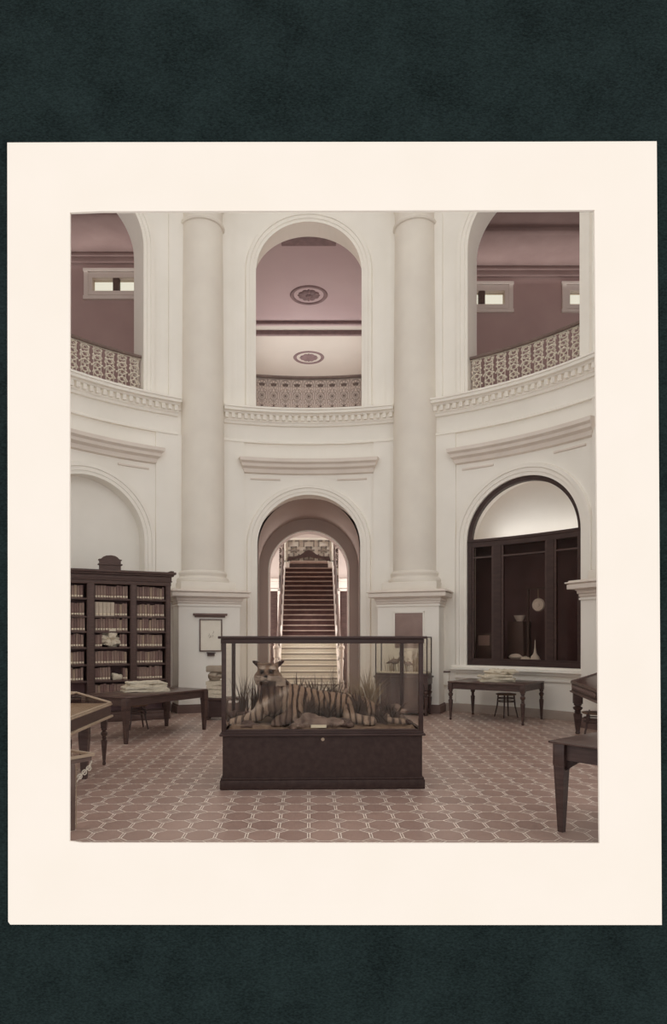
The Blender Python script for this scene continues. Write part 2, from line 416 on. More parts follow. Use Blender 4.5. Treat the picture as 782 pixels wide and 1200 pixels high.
# ---------------------------------------------------------------- columns
def column(deg, label):
    th = math.radians(deg)
    t = thing('column', label, 'column', (R*math.sin(th), CY+R*math.cos(th), 0), -th, 'engaged columns round the hall')
    # local: -y faces the centre of the hall
    mb = MB(); mb.box(-.73, .73, -.75, .3, .19, 2.56); mb.box(-.76, .76, -.78, .3, 2.48, 2.52)
    mb.build('pedestal', M_wall, t)
    mb = MB(); mb.box(-.77, .77, -.79, .3, 0, .16); mb.box(-.75, .75, -.77, .3, .16, .2); mb.build('skirting', M_baseb, t)
    mb = MB()
    for z0, z1, e in ((2.50, 2.54, .02), (2.54, 2.60, .035), (2.60, 2.66, .06), (2.66, 2.69, .08), (2.69, 2.785, .19), (2.785, 2.80, .165), (2.80, 2.83, .22), (2.83, 2.86, .17)):
        mb.box(-.73-e, .73+e, -.75-e, .3, z0, z1, .012)
    mb.build('cap', M_hood, t)
    mb = MB(); mb.box(-.66, .66, -.66, .3, 2.86, 3.06, .02)
    mb.lathe([(.64, 3.06), (.655, 3.1), (.64, 3.16), (.585, 3.19), (.575, 3.22), (.59, 3.25), (.6, 3.29), (.58, 3.33), (.54, 3.35)], n=48)
    mb.build('base', M_col, t)
    mb = MB(); pr = []
    for i in range(13):
        k = i/12; pr.append((.535-.045*k**1.6, 3.35+8.33*k))
    mb.lathe(pr, n=64); mb.build('shaft', M_col, t, ang=50)
    mb = MB(); mb.lathe([(.49, 11.68), (.53, 11.69), (.545, 11.73), (.53, 11.77), (.49, 11.78), (.49, 12.15), (.53, 12.2), (.6, 12.4), (.66, 12.5)], n=48)
    mb.box(-.72, .72, -.72, .3, 12.5, 12.75, .02); mb.build('capital', M_col, t)
    return t
cols = [column(-22.5, 'tall plaster column left of the stair archway, framed drawing on its pedestal'),
        column(22.5, 'tall plaster column right of the stair archway, small bird case before its pedestal'),
        column(67.5, 'plaster column at the right edge of the print, beside the dark showcase')]

# ---------------------------------------------------------------- upper galleries
gm = MB(); gm.box(-2.6, 2.6, 16.86, 19.4, 7.2, 7.40); gm.build('floor_gallery', M_pink, ang=0, kind='structure')
cm = MB(); cm.box(-2.7, 2.7, 16.95, 23.2, 12.6, 12.8); cm.build('ceiling_hall', M_ceil, ang=0, kind='structure')
cm = MB(); cm.box(-2.7, 2.7, 23.2, 28.1, 12.6, 12.8); cm.build('ceiling_hall_rear', M_ceil2, ang=0, kind='structure')
hm = MB(); hm.box(-2.75, -2.6, 16.9, 28.1, 0, 12.6); hm.build('wall_hall_left', M_pink, ang=0, kind='structure')
hm = MB(); hm.box(2.6, 2.75, 16.9, 28.1, 0, 12.6); hm.build('wall_hall_right', M_pink, ang=0, kind='structure')
hm = MB(); hm.box(-2.6, 2.6, 28, 28.2, 0, 12.6); hm.build('wall_hall_back', M_pink, ang=0, kind='structure')
b = MB(); b.box(-2.6, 2.6, 22.8, 22.9, 12.5, 12.62, .02); b.box(-2.6, 2.6, 23.5, 23.65, 12.45, 12.62, .02); trim(b, M_rose)
b = MB(); b.box(-.75, .75, 17.35, 18.3, 12.5, 12.62, .02); trim(b, M_rose)
def rosette(y):
    b = MB()
    b.lathe([(.47, .0), (.5, -.03), (.57, -.03), (.6, .0)], (0, y, 12.6), 40); b.bm.faces.ensure_lookup_table()
    for fc in [f for f in b.bm.faces if len(f.verts) > 10]: b.bm.faces.remove(fc)
    for i in range(12):
        a = 2*PI*i/12
        b.ball((.21*math.cos(a), y+.21*math.sin(a), 12.6), (.06+.1*abs(math.cos(a)), .06+.1*abs(math.sin(a)), .05), 2)
    b.ball((0, y, 12.6), (.11, .11, .07), 2)
    t = trim(b, M_rose)
rosette(21.1); rosette(25.8)

def gallery(sg, yb, wins, nm):
    x0, x1 = sg*2.75, sg*11.5
    g = MB(); n = 40
    for i in range(n):
        p = []
        for k in (i, i+1):
            a = math.radians(20+73*k/n); q = (sg*(R+.1)*math.sin(a), CY+(R+.1)*math.cos(a))
            t_ = min((11.5-abs(q[0]))/max(1e-3, math.sin(a)), (yb+.3-q[1])/max(1e-3, math.cos(a)))
            p.append(q); p.append((q[0]+sg*t_*math.sin(a), q[1]+t_*math.cos(a)))
        for z in (12.6, 12.8): g.poly([(*p[0], z), (*p[2], z), (*p[3], z), (*p[1], z)])
    g.box(sg*2.75, sg*5.6, yb-2.3, yb+.3, 12.61, 12.79)
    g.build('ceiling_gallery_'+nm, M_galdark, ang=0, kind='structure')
    # floor ring behind the bay walls
    g = MB()
    a0, a1 = (math.radians(19), math.radians(113))
    n = 30
    for i in range(n):
        p = []
        for a in (a0+(a1-a0)*i/n, a0+(a1-a0)*(i+1)/n):
            p.append((sg*(R-.02)*math.sin(a), CY+(R-.02)*math.cos(a))); p.append((sg*(12.5 if a < 1.1 else 8.6)*math.sin(a), CY+(12.5 if a < 1.1 else 8.6)*math.cos(a)))
        for z in (7.2, 7.405): g.poly([(*p[0], z), (*p[2], z), (*p[3], z), (*p[1], z)])
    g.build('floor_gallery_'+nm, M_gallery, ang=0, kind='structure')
    # back wall with window holes
    g = MB()
    xs = [2.75]
    for c, w, z0, z1 in wins: xs += [c-w, c+w]
    xs.append(11.5)
    for i in range(0, len(xs), 2): g.box(sg*xs[i], sg*xs[i+1], yb, yb+.3, 7.2, 12.6)
    for c, w, z0, z1 in wins:
        g.box(sg*(c-w), sg*(c+w), yb, yb+.3, 7.2, z0); g.box(sg*(c-w), sg*(c+w), yb, yb+.3, z1, 12.6)
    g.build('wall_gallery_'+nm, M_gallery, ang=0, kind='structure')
    g = MB(); g.box(sg*11.5, sg*11.7, 9, yb+.3, 7.2, 12.6); g.build('wall_gallery_end_'+nm, M_gallery, ang=0, kind='structure')
    g = MB(); g.box(x0, x1, yb-.12, yb, 12.35, 12.6, .03); g.box(x0, x1, yb-.18, yb, 12.5, 12.6, .02)
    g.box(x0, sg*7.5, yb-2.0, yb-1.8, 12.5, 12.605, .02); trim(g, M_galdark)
wn_ = [0]
def gal_window(x, yb, w, z0, z1):
    wn_[0] += 1
    t = struct_root('window_%d' % wn_[0], (x, yb, z0))
    h = z1-z0; b = MB()
    for sx in (-1, 1): b.box(sx*(w-.002), sx*(w-.13), -.05, .2, .12, h-.16)
    b.box(-w+.002, w-.002, -.052, .2, .002, .12); b.box(-w+.002, w-.002, -.052, .2, h-.16, h-.002)
    for sx in (-1, 1): b.box(sx*(w+.1), sx*(w-.02), -.07, -.003, -.02, h+.02)
    b.box(-w-.12, w+.12, -.08, -.003, -.12, -.02); b.box(-w-.12, w+.12, -.08, -.003, h+.02, h+.1)
    b.build('window_frame', M_hood, t)
    b = MB(); b.box(-.09, .09, -.03, .12, .1, h-.1, .01); b.build('mullion', M_ironD, t)
    b = MB(); b.box(-w+.1, w-.1, .08, .09, .1, h-.1); b.build('pane', M_pane, t)
gallery(1, 19.6, [(5.1, .8, 11.42, 12.1), (8.35, .8, 11.42, 12.1)], 'right')
gallery(-1, 18.9, [(5.47, .8, 11.45, 12.1), (8.6, .8, 11.45, 12.1)], 'left')
for a in ((5.1, 19.6, .8, 11.42, 12.1), (8.35, 19.6, .8, 11.42, 12.1), (-5.47, 18.9, .8, 11.45, 12.1), (-8.6, 18.9, .8, 11.45, 12.1)): gal_window(*a)

# cast iron balustrades
def baluster_mesh(w=.3, h=.86):
    b = MB()
    def ring(cx, cz, r, t=.012, n=14, sx=1): b.tube([(cx+sx*r*math.cos(2*PI*i/n), 0, cz+r*math.sin(2*PI*i/n)) for i in range(n)], t, 5, True)
    def spiral(cx, cz, r, d, a0, turns=1.3, t=.011):
        b.tube([(cx+d*r*(1-.75*i/14)*math.cos(a0+turns*2*PI*i/14), 0, cz+r*(1-.75*i/14)*math.sin(a0+turns*2*PI*i/14)) for i in range(15)], [t*(1.15-.4*i/14) for i in range(15)], 5)
    b.box(-w/2, w/2, -.012, .012, 0, .03); b.box(-w/2, w/2, -.012, .012, h-.03, h)
    ring(0, .17, .095); ring(0, .17, .045); ring(0, .42, .1); ring(0, .42, .06, .014)
    for i in range(6):
        a = PI*i/3; b.ball((.035*math.cos(a), 0, .42+.035*math.sin(a)), (.02, .012, .02), 1)
        b.ball((.065*math.cos(a+.5), 0, .17+.065*math.sin(a+.5)), (.018, .012, .018), 1)
    for d in (-1, 1):
        spiral(d*.085, .3, .055, d, -PI/2); spiral(d*.085, .55, .055, d, PI/2); spiral(d*.07, .68, .065, -d, 0); spiral(d*.1, .06, .045, d, PI)
        b.tube([(d*w*.47, 0, .03), (d*w*.43, 0, .25), (d*w*.49, 0, .45), (d*w*.42, 0, .62), (d*w*.48, 0, h-.03)], .011, 5)
        b.tube([(d*.02, 0, .27), (d*.1, .0, .36), (d*.11, 0, .47), (d*.03, 0, .56), (0, 0, .7), (d*.06, 0, h-.04)], .012, 5)
    b.tube([(-w*.48, 0, h-.2), (-w*.3, 0, h-.07), (0, 0, h-.04), (w*.3, 0, h-.07), (w*.48, 0, h-.2)], .014, 5)
    b.ball((0, 0, .3), (.03, .015, .04), 2)
    b.mi = 1; b.ball((0, 0, h-.16), (.085, .014, .05), 2); b.ball((0, 0, .17), (.03, .012, .03), 1); b.ball((0, 0, .42), (.03, .012, .03), 1); b.mi = 0
    bmesh.ops.recalc_face_normals(b.bm, faces=b.bm.faces[:])
    me = bpy.data.meshes.new('baluster_panel'); b.bm.to_mesh(me); b.bm.free(); me.materials.append(M_ironC); me.materials.append(M_ironD)
    me.polygons.foreach_set('use_smooth', [True]*len(me.polygons)); me.set_sharp_from_angle(angle=.9)
    return me
def foliage_mesh(h=.86):
    b = MB(); r = random.Random(3)
    for sg in (-1, 1):
        b.tube([(sg*.075, 0, .0), (sg*.07, 0, h*.5), (sg*.075, 0, h)], .008, 5)
        for k in range(5):
            z = .1+.165*k; f = sg*(-1)**k
            b.tube([(f*(.02+.075*(1-.7*i/16))*math.cos(i*.45)*.9, .012*sg, z+.075*(1-.7*i/16)*math.sin(i*.45)) for i in range(17)], [.014-.005*i/16 for i in range(17)], 5)
            b.ball((sg*r.uniform(.03, .085), 0, z+r.uniform(.03, .1)), (.03, .016, .022), 1)
            b.ball((sg*r.uniform(.06, .105), 0, z+r.uniform(-.04, .03)), (.02, .014, .03), 1)
    for k in range(6): b.ball((0, 0, .06+.15*k), (.024, .018, .032), 1)
    b.box(-.15, .15, -.01, .01, 0, .025); b.box(-.15, .15, -.01, .01, h-.02, h)
    bmesh.ops.recalc_face_normals(b.bm, faces=b.bm.faces[:])
    me = bpy.data.meshes.new('baluster_foliage'); b.bm.to_mesh(me); b.bm.free(); me.materials.append(M_iron)
    me.polygons.foreach_set('use_smooth', [True]*len(me.polygons)); me.set_sharp_from_angle(angle=.9)
    return me
BM = baluster_mesh(); FM = foliage_mesh()
def balustrade(deg, label):
    th = math.radians(deg); mp = cyl(th)
    t = thing('balustrade', label, 'railing', (0, 0, 0), 0, 'iron gallery balustrades')
    t.location = mp(0, 7.42, .12); 
    inv = Matrix.Translation(-Vector(t.location))
    n = 9; half = UR-.02
    for i in range(n):
        s = -half+(i+.5)*2*half/n
        o = bpy.data.objects.new('panel', FM if deg else BM); COL.objects.link(o); o.parent = t
        o.location = Vector(mp(s, 7.445, .12))-Vector(t.location); o.rotation_euler = (0, 0, -(th+s/R)); o.scale = (2*half/n/(.235 if deg else .3), 1, 1)
    b = MB(); b.mx = inv; sweep_arc(b, mp, [(-.17, 8.3), (-.06, 8.3), (-.05, 8.33), (-.06, 8.36), (-.17, 8.36), (-.18, 8.33)], -half, half, 24); b.build('handrail', M_rail, t)
    b = MB(); b.mx = inv; sweep_arc(b, mp, [(-.15, 7.42), (-.09, 7.42), (-.09, 7.45), (-.15, 7.45)], -half, half, 24); b.build('bottom_rail', M_iron, t)
    return t
balustrade(0, 'ornate iron balustrade in the centre gallery arch above the stairs')
balustrade(-46, 'ornate iron balustrade in the upper left gallery arch above the bookcase')
balustrade(44.7, 'ornate iron balustrade in the upper right gallery arch above the showcase')

# ---------------------------------------------------------------- stair passage and hall
def profile(w, sp, n=32, z0=0): return [(-w, z0)]+[(-w*math.cos(PI*i/n), sp+w*math.sin(PI*i/n)) for i in range(n+1)]+[(w, z0)]
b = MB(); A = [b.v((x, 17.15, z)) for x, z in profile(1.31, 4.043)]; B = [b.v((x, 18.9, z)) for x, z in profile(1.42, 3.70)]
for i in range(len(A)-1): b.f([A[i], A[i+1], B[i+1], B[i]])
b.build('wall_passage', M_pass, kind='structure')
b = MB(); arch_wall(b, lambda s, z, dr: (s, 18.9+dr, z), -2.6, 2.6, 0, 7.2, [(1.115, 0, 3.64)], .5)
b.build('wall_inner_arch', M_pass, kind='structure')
b = MB()
sweep_arch(b, lambda s, z, dr: (s, 18.9+dr, z), 1.115, 0, 3.64, [(0, 0), (0, .02), (.02, .03), (.04, .02), (.04, 0)]); trim(b, M_trim)

st = thing('staircase', 'steep flight of pale lower and dark upper steps seen through the archway', 'staircase', (0, 20, 0))
NS, RISE, RUN = 24, 4.36/24, 5.1/24
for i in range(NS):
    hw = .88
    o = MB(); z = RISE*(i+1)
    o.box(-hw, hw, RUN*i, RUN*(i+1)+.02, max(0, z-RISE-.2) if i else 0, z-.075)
    o.mi = 2; o.box(-hw, hw, RUN*i+.01, RUN*(i+1)+.02, z-.075, z-.045)  # on the pale steps this dark strip paints in the nosing shadow
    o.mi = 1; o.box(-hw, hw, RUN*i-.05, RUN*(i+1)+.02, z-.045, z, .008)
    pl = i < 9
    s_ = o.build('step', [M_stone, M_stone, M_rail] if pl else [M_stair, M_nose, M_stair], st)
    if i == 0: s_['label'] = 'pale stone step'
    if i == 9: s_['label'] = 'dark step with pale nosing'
o = MB(); o.box(-2.55, 2.55, 5.1, 7.95, 4.1, 4.36); o.build('landing', M_stone, st)
for sg in (-1, 1):
    o = MB()   # closed string
    o.prism([(-.05, 0), (5.15, 4.2), (5.15, 4.62), (-.05, .38)], 'x', sg*.88, sg*.95); o.build('string', M_hood, st)
    o = MB(); o.tube([(sg*.95, -.05, 1.30), (sg*.95, 2.5, 3.4), (sg*.95, 5.15, 5.52)], .035, 8); o.build('handrail', M_rail, st)
    o = MB(); o.lathe([(.09, 0), (.09, .35), (.07, .37), (.09, .42), (.055, .5), (.05, .75), (.075, 1.05), (.05, 1.12), (.08, 1.16), (.08, 1.4), (.1, 1.42), (.1, 1.48), (.05, 1.52), (.07, 1.58), (.0, 1.66)], (sg*.97, -.12, 0), 16)
    o.build('newel_post', M_hood, st)
    for k in range(11):
        y = .3+.46*k; z = .25+y*RISE/RUN
        o = MB(); o.lathe([(.02, 0), (.035, .15), (.02, .3), (.03, .45), (.02, .6), (.035, .8), (.02, 1.0)], (sg*.95, y, z), 8)
        o.ball((sg*.95, y, z+.55), (.03, .1, .13), 1); o.ball((sg*.95, y+.2, z+.6), (.025, .09, .12), 1)
        o.build('baluster', M_ironD, st)
for sg in (-1, 1):
    o = MB(); x0, x1 = sg*.98, sg*1.26
    for z in (4.2, 5.2): o.box(x0, x1, 5.2, 5.26, z, z+.04)
    c = (x0+x1)/2
    for k in range(4):
        zc = 4.34+.24*k
        o.tube([(c+.1*(1-i/24)*math.cos(i*.5+k), 5.23, zc+.12*(1-i/24)*math.sin(i*.5+k)) for i in range(22)], .022, 6)
        o.ball((c+.06*(-1)**k, 5.23, zc), (.06, .03, .07), 1)
    o.build('landing_rail', M_ironD, st)
# fretwork screen at the landing
fs = thing('fretwork_screen', 'white Greek key fretwork screen at the head of the stairs', 'screen', (0, 25.75, 4.36))
o = MB(); 
for x0, x1, z0, z1 in ((-.95, .95, .30, .36), (-.95, .95, 1.16, 1.24), (-.95, -.88, 0, 1.24), (.88, .95, 0, 1.24)): o.box(x0, x1, -.03, .03, z0, z1)
o.build('frame', M_stone, fs)
o = MB(); o.box(-.9, .9, .02, .04, .3, 1.2); o.build('backboard', M_stone, fs)
for k in range(3):
    o = MB(); c = -.58+.58*k
    for a, b_, c_, d in ((-.22, .22, .36, .41), (-.22, -.05, 1.1, 1.15), (.05, .22, 1.1, 1.15), (-.22, -.17, .41, .62), (.17, .22, .41, .62), (-.22, -.17, .9, 1.12), (.17, .22, .9, 1.12),
                     (-.12, .12, .86, .91), (-.12, -.07, .66, .9), (.07, .12, .66, .9), (-.06, .06, .72, .76), (-.22, -.12, .74, .79), (.12, .22, .74, .79), (-.03, .03, .41, .66)):
        o.box(c+a, c+b_, -.04, .025, c_, d)
    o.build('key_pattern', M_key, fs)
sf = thing('settee', 'dark settee with curved crest rail in front of the fretwork screen', 'settee', (0, 25.42, 4.36))
o = MB(); o.box(-.72, .72, -.28, .22, .18, .28, .02); o.build('seat', M_nose, sf)
o = MB(); o.prism([(-.85, .3), (-.8, .5), (-.55, .5), (-.3, .58), (-.12, .72), (0, .76), (.12, .72), (.3, .58), (.55, .5), (.8, .5), (.85, .3), (.6, .4), (.3, .44), (0, .5), (-.3, .44), (-.6, .4)], 'y', .18, .24); o.build('crest_rail', M_wood, sf)
for x in (-.7, .7):
    for y in (-.24, .18):
        o = MB(); o.box(x-.03, x+.03, y-.03, y+.03, 0, .5 if y > 0 else .18); o.build('leg', M_wood, sf)
o = MB(); o.box(-.72, .72, -.26, -.22, .02, .18); o.build('apron', M_wood, sf)
for sg, nm in ((-1, 'left'), (1, 'right')):
    o = MB(); o.box(sg*1.0, sg*2.6, 22.3, 22.5, 0, 5.6); o.build('wall_stair_'+nm, M_pink, ang=0, kind='structure')
    o = MB(); o.box(sg*1.0, sg*2.6, 22.18, 22.3, 3.62, 3.72, .01); o.box(sg*1.0, sg*2.6, 22.22, 22.3, 3.4, 3.62, .01); trim(o, M_hood)
    d = struct_root('door_%d' % (1 if sg < 0 else 2), (sg*1.28, 22.3, 0))
    o = MB(); o.box(-.26, .26, -.05, 0, .05, 3.3, .01); o.build('door_panel', M_wood, d)
    o = MB()
    for x in (-.28, .28): o.box(x-.04, x+.04, -.08, 0, 0, 3.36, .01)
    o.box(-.32, .32, -.08, 0, 3.3, 3.38, .01); o.build('door_frame', M_hood, d)

# ---------------------------------------------------------------- right bay: arched showcase window
TR = math.radians(44.7); mpr = cyl(TR); WR = 1.36; WSP = 5.343-1.36
o = MB()
sweep_arc(o, mpr, [(-1.3, 1.0), (-1.3, 4.1), (-1.36, 4.1), (-1.36, 1.0)], -1.9, 1.9, 16)
sweep_arc(o, mpr, [(-.3, 1.02), (-1.3, 1.02), (-1.3, 1.08), (-.3, 1.08)], -1.9, 1.9, 16)
sweep_arc(o, mpr, [(-.3, 4.02), (-1.3, 4.02), (-1.3, 4.08), (-.3, 4.08)], -1.9, 1.9, 16)
for sg in (-1, 1): sweep_arc(o, mpr, [(-.58, 1.0), (-1.3, 1.0), (-1.3, 4.08), (-.58, 4.08)], sg*1.8, sg*1.86, 2)
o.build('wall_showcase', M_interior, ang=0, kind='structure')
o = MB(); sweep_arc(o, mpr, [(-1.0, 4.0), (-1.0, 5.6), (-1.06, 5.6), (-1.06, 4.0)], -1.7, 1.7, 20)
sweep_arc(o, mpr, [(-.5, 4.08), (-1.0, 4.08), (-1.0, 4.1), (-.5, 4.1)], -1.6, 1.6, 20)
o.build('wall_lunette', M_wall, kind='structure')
w1 = struct_root('window_5')
inv = Matrix()
o = MB(); sweep_arch(o, mpr, WR, LB, WSP, [(-.1, -.03), (-.1, -.16), (.0, -.16), (0, -.03)], 40); o.build('arch_frame', M_case, w1)
o = MB(); sweep_arc(o, mpr, [(-.04, 3.86), (-.16, 3.86), (-.16, 4.04), (-.02, 4.04), (-.02, 3.98), (-.04, 3.97)], -WR, WR, 20); o.build('transom', M_case, w1)
o = MB(); sweep_arc(o, mpr, [(-.02, LB), (-.16, LB), (-.16, 1.26), (-.05, 1.26), (-.05, 1.2), (-.02, 1.2)], -WR, WR, 20); o.build('bottom_rail', M_case, w1)
for a, b_ in ((-.74, -.56), (.52, .68)):
    o = MB(); sweep_arc(o, mpr, [(-.045, 1.2), (-.16, 1.2), (-.16, 3.9), (-.045, 3.9)], a, b_, 3); o.build('mullion', M_case, w1)
for a, b_ in ((-1.27, -.74), (-.56, .52), (.68, 1.27)):
    o = MB(); o2 = .085
    for c, d in ((a, a+.05), (b_-.05, b_)): sweep_arc(o, mpr, [(-.06, 1.24), (-.13, 1.24), (-.13, 3.88), (-.06, 3.88)], c, d, 1)
    sweep_arc(o, mpr, [(-.06, 3.6), (-.13, 3.6), (-.13, 3.64), (-.06, 3.64)], a, b_, 4)
    o.build('sash', M_wood, w1)
    o = MB(); sweep_arc(o, mpr, [(-.095, 1.25), (-.105, 1.25), (-.105, 3.87), (-.095, 3.87)], a+.04, b_-.04, 4); o.build('pane', M_glassD, w1)
def in_case(s, z, dr): return mpr(s, z, dr)
def q_at(px, dr=.35):     # angle position in the showcase for a column of the picture
    best = None
    for i in range(-130, 131):
        s = i/100; p = mpr(s, 0, dr); x = PX+F*p[0]/p[1]
        if best is None or abs(x-px) < best[0]: best = (abs(x-px), s, p)
    return best[1], best[2]
shelf = MB(); sweep_arc(shelf, mpr, [(-.3, 1.08), (-1.2, 1.08), (-1.2, 1.2), (-.3, 1.2)], -1.3, 1.3, 12)
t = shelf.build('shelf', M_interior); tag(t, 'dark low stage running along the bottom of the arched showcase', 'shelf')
# gong on a stand
s_, p = q_at(631, .4); zc = H+(PY-709)/F*p[1]
g = thing('gong', 'round pale metal disc hanging upright in the dark showcase', 'gong', (p[0], p[1], 1.2), -TR+PI*0)
o = MB(); rr = 8/F*p[1]; o.mx = Matrix.Translation((0, 0, zc-1.2)) @ Matrix.Rotation(PI/2, 4, 'X')
o.lathe([(0, .03), (rr*.25, .03), (rr*.3, .01), (rr*.6, .01), (rr*.66, .02), (rr*.85, .02), (rr*.95, .0), (rr, -.02), (rr*.9, -.03), (0, -.03)], n=32); o.build('disc', M_silver, g)
o = MB()
for x in (-.24, .24): o.box(x-.02, x+.02, -.02, .02, 0, zc-.82)
o.box(-.26, .26, -.02, .02, zc-.84, zc-.80); o.build('stand', M_wood, g)
o = MB(); o.tube([(0, 0, zc-1.2+rr*.95), (0, 0, zc-.82)], .008, 6); o.build('cord', M_pale, g)
def pot(px, ztop, prof, name, label, cat, m=M_pot, dr=.4, z=1.2):
    s_, p = q_at(px, dr); o = MB(); o.lathe(prof, n=24)
    x = o.build(name, m); x.location = (p[0], p[1], z); tag(x, label, cat); return x
pot(627.5, 0, [(.13, 0), (.14, .04), (.1, .07), (.09, .12), (.05, .16), (.035, .2), (.015, .32), (.008, .48), (0, .5)], 'stupa_model', 'pale spired stupa model on the showcase floor below the disc', 'model')
pot(616, 0, [(0, 0), (.1, .01), (.12, .05), (.09, .1), (.03, .12), (0, .12)], 'round_box', 'low pale lidded round box just left of the stupa model', 'box')
pot(605.5, 0, [(0, 0), (.08, 0), (.08, .03), (.17, .08), (.18, .11), (.12, .16), (.04, .18), (.03, .22), (0, .23)], 'covered_dish', 'pale covered dish on a foot at the showcase bottom, left of the round box', 'dish', M_silver)
s_, p = q_at(609, .55)
o = MB(); o.box(-.2, .2, -.2, .2, 0, .92, .02); x = o.build('display_pedestal', M_wood); x.location = (p[0], p[1], 1.2); x.rotation_euler = (0, 0, -TR)
tag(x, 'dark block pedestal carrying the bowl in the showcase', 'pedestal')
pot(609.5, 0, [(0, 0), (.07, 0), (.08, .03), (.11, .07), (.135, .14), (.12, .14), (.07, .05), (0, .04)], 'bowl', 'pale bowl raised on the dark block pedestal in the showcase', 'bowl', M_silver, .55, 2.12)
s_, p = q_at(568, .35)
g = thing('framed_picture', 'small grey panel in a dark frame standing behind the left showcase pane', 'picture', (p[0], p[1], 1.2), -TR)
o = MB(); o.box(-.2, .2, -.02, .02, 0, .66, .01); o.build('frame', M_wood, g)
o = MB(); o.box(-.15, .15, -.03, -.02, .36, .6); o.build('picture', M_panelB, g)
# stuff for pedestals: framed drawing, board, bracket
def on_pedestal(deg, sx, z, out=-.755):
    th = math.radians(deg); return (R*math.sin(th)+sx*math.cos(th)+out*-(-math.sin(th)), CY+R*math.cos(th)-sx*math.sin(th)+out*math.cos(th), z)
def ped_root(name, label, cat, deg, sx, z):
    th = math.radians(deg); l = Vector((R*math.sin(th), CY+R*math.cos(th), 0)) + Matrix.Rotation(-th, 3, 'Z') @ Vector((sx, -.752, z))
    return thing(name, label, cat, l, -th)
t = ped_root('framed_drawing', 'white framed drawing hanging on the left pedestal', 'picture', -22.5, .02, 1.42)
o = MB()
for a in ((-.27, -.245, 0, .76), (.245, .27, 0, .76), (-.27, .27, 0, .03), (-.27, .27, .735, .76)): o.box(a[0], a[1], -.035, 0, a[2], a[3], .004)
o.build('frame', M_rail, t)
o = MB(); o.box(-.25, .25, -.012, -.002, .02, .745); o.build('drawing', M_drawing, t)
o = MB(); r2 = random.Random(4)
for k in range(5):
    x, z = r2.uniform(-.07, .05), r2.uniform(.3, .45); o.tube([(x, -.014, z), (x+.03, -.014, z+.03), (x+.02, -.014, z+.06)], .004, 4)
o.build('pencil_marks', M_cloth, t)
t = ped_root('wall_shelf', 'thin dark ledge across the left pedestal above the framed drawing', 'shelf', -22.5, .0, 2.24)
o = MB(); o.box(-.4, .4, -.09, .0, .02, .07, .008); o.build('ledge', M_baseb, t)
o = MB(); o.box(-.36, .36, -.05, 0, -.02, .02, .008); o.build('moulding', M_baseb, t)
t = ped_root('wall_bracket', 'small dark block bracket fixed just under the framed drawing', 'bracket', -22.5, .02, 1.32)
o = MB(); o.box(-.08, .08, -.07, 0, 0, .06, .006); o.build('block', M_wood, t)
o = MB(); o.box(-.1, .1, -.09, 0, .06, .08, .004); o.build('plate', M_wood, t)
t = ped_root('notice_board', 'plain brown board fixed on the right pedestal above the bird case', 'board', 22.5, .03, 1.5)
o = MB(); o.box(-.33, .33, -.025, 0, 0, .82, .005); o.build('panel', M_panelB, t)
o = MB()
for a in ((-.37, -.33, 0, .86), (.33, .37, 0, .86), (-.37, .37, .82, .86)): o.box(a[0], a[1], -.03, 0, a[2], a[3], .004)
o.build('frame', M_trim, t)

# ---------------------------------------------------------------- tiger case
CX0, CX1, CD, CYF = -1.01, 1.335, 1.38, 7.66
case = thing('display_case', 'large glazed case on a dark plinth, tiger inside, centre of the floor', 'display case', ((CX0+CX1)/2, CYF, 0), math.radians(1.6))
hw = (CX1-CX0)/2
o = MB(); o.box(-hw-.01, hw+.01, -.01, CD+.01, 0, .11, .01); o.box(-hw, hw, 0, CD, .11, .135, .008); o.build('plinth', M_worn, case)
o = MB(); o.box(-hw+.02, hw-.02, .02, CD-.02, .12, .62); o.build('cabinet', M_worn, case)
o = MB(); o.box(-hw-.015, hw+.015, -.015, CD+.015, .615, .64, .006); o.box(-hw+.005, hw-.005, .005, CD-.005, .64, .665, .004); o.build('ledge', M_case, case)
o = MB(); o.lathe([(.02, 0), (.02, .006), (0, .006)], n=12); x = o.build('escutcheon', M_pale, case); x.location = (0.0, .02, .575); x.rotation_euler = (PI/2, 0, 0)
for sx in (-1, 1):
    for y in (.03, CD-.03):
        o = MB(); o.box(sx*(hw-.008)-.0, sx*(hw-.058), y-.025, y+.025, .665, 1.68, .006); o.build('post', M_case, case)
for y in (.03, CD-.03):
    o = MB(); o.box(-hw+.05, hw-.05, y-.02, y+.02, .665, .69, .005); o.build('glazing_bar', M_case, case)
for sx in (-1, 1):
    o = MB(); o.box(sx*(hw-.01), sx*(hw-.05), .05, CD-.05, .665, .69, .005); o.build('glazing_bar', M_case, case)
o = MB()
for a in ((-hw, hw, .0, .07), (-hw, hw, CD-.07, CD)): o.box(a[0], a[1], a[2], a[3], 1.68, 1.735, .006)
for a in ((-hw, -hw+.07), (hw-.07, hw)): o.box(a[0], a[1], .05, CD-.05, 1.68, 1.735, .006)
for a in ((-hw-.03, hw+.03, -.03, .07), (-hw-.03, hw+.03, CD-.07, CD+.03)): o.box(a[0], a[1], a[2], a[3], 1.735, 1.765, .006)
for a in ((-hw-.03, -hw+.07), (hw-.07, hw+.03)): o.box(a[0], a[1], .05, CD-.05, 1.735, 1.765, .006)
o.build('lid_frame', M_case, case)
for nm_, a in (('front', (-hw+.05, hw-.05, .028, .034, .69, 1.68)), ('back', (-hw+.05, hw-.05, CD-.034, CD-.028, .69, 1.68)), ('l', (-hw+.028, -hw+.034, .05, CD-.05, .69, 1.68)), ('r', (hw-.034, hw-.028, .05, CD-.05, .69, 1.68)), ('top', (-hw+.06, hw-.06, .06, CD-.06, 1.742, 1.748))):
    o = MB(); o.box(*a); o.build('glass_pane', M_glass, case, ang=0)
o = MB(); nx, ny = 50, 26; g = []
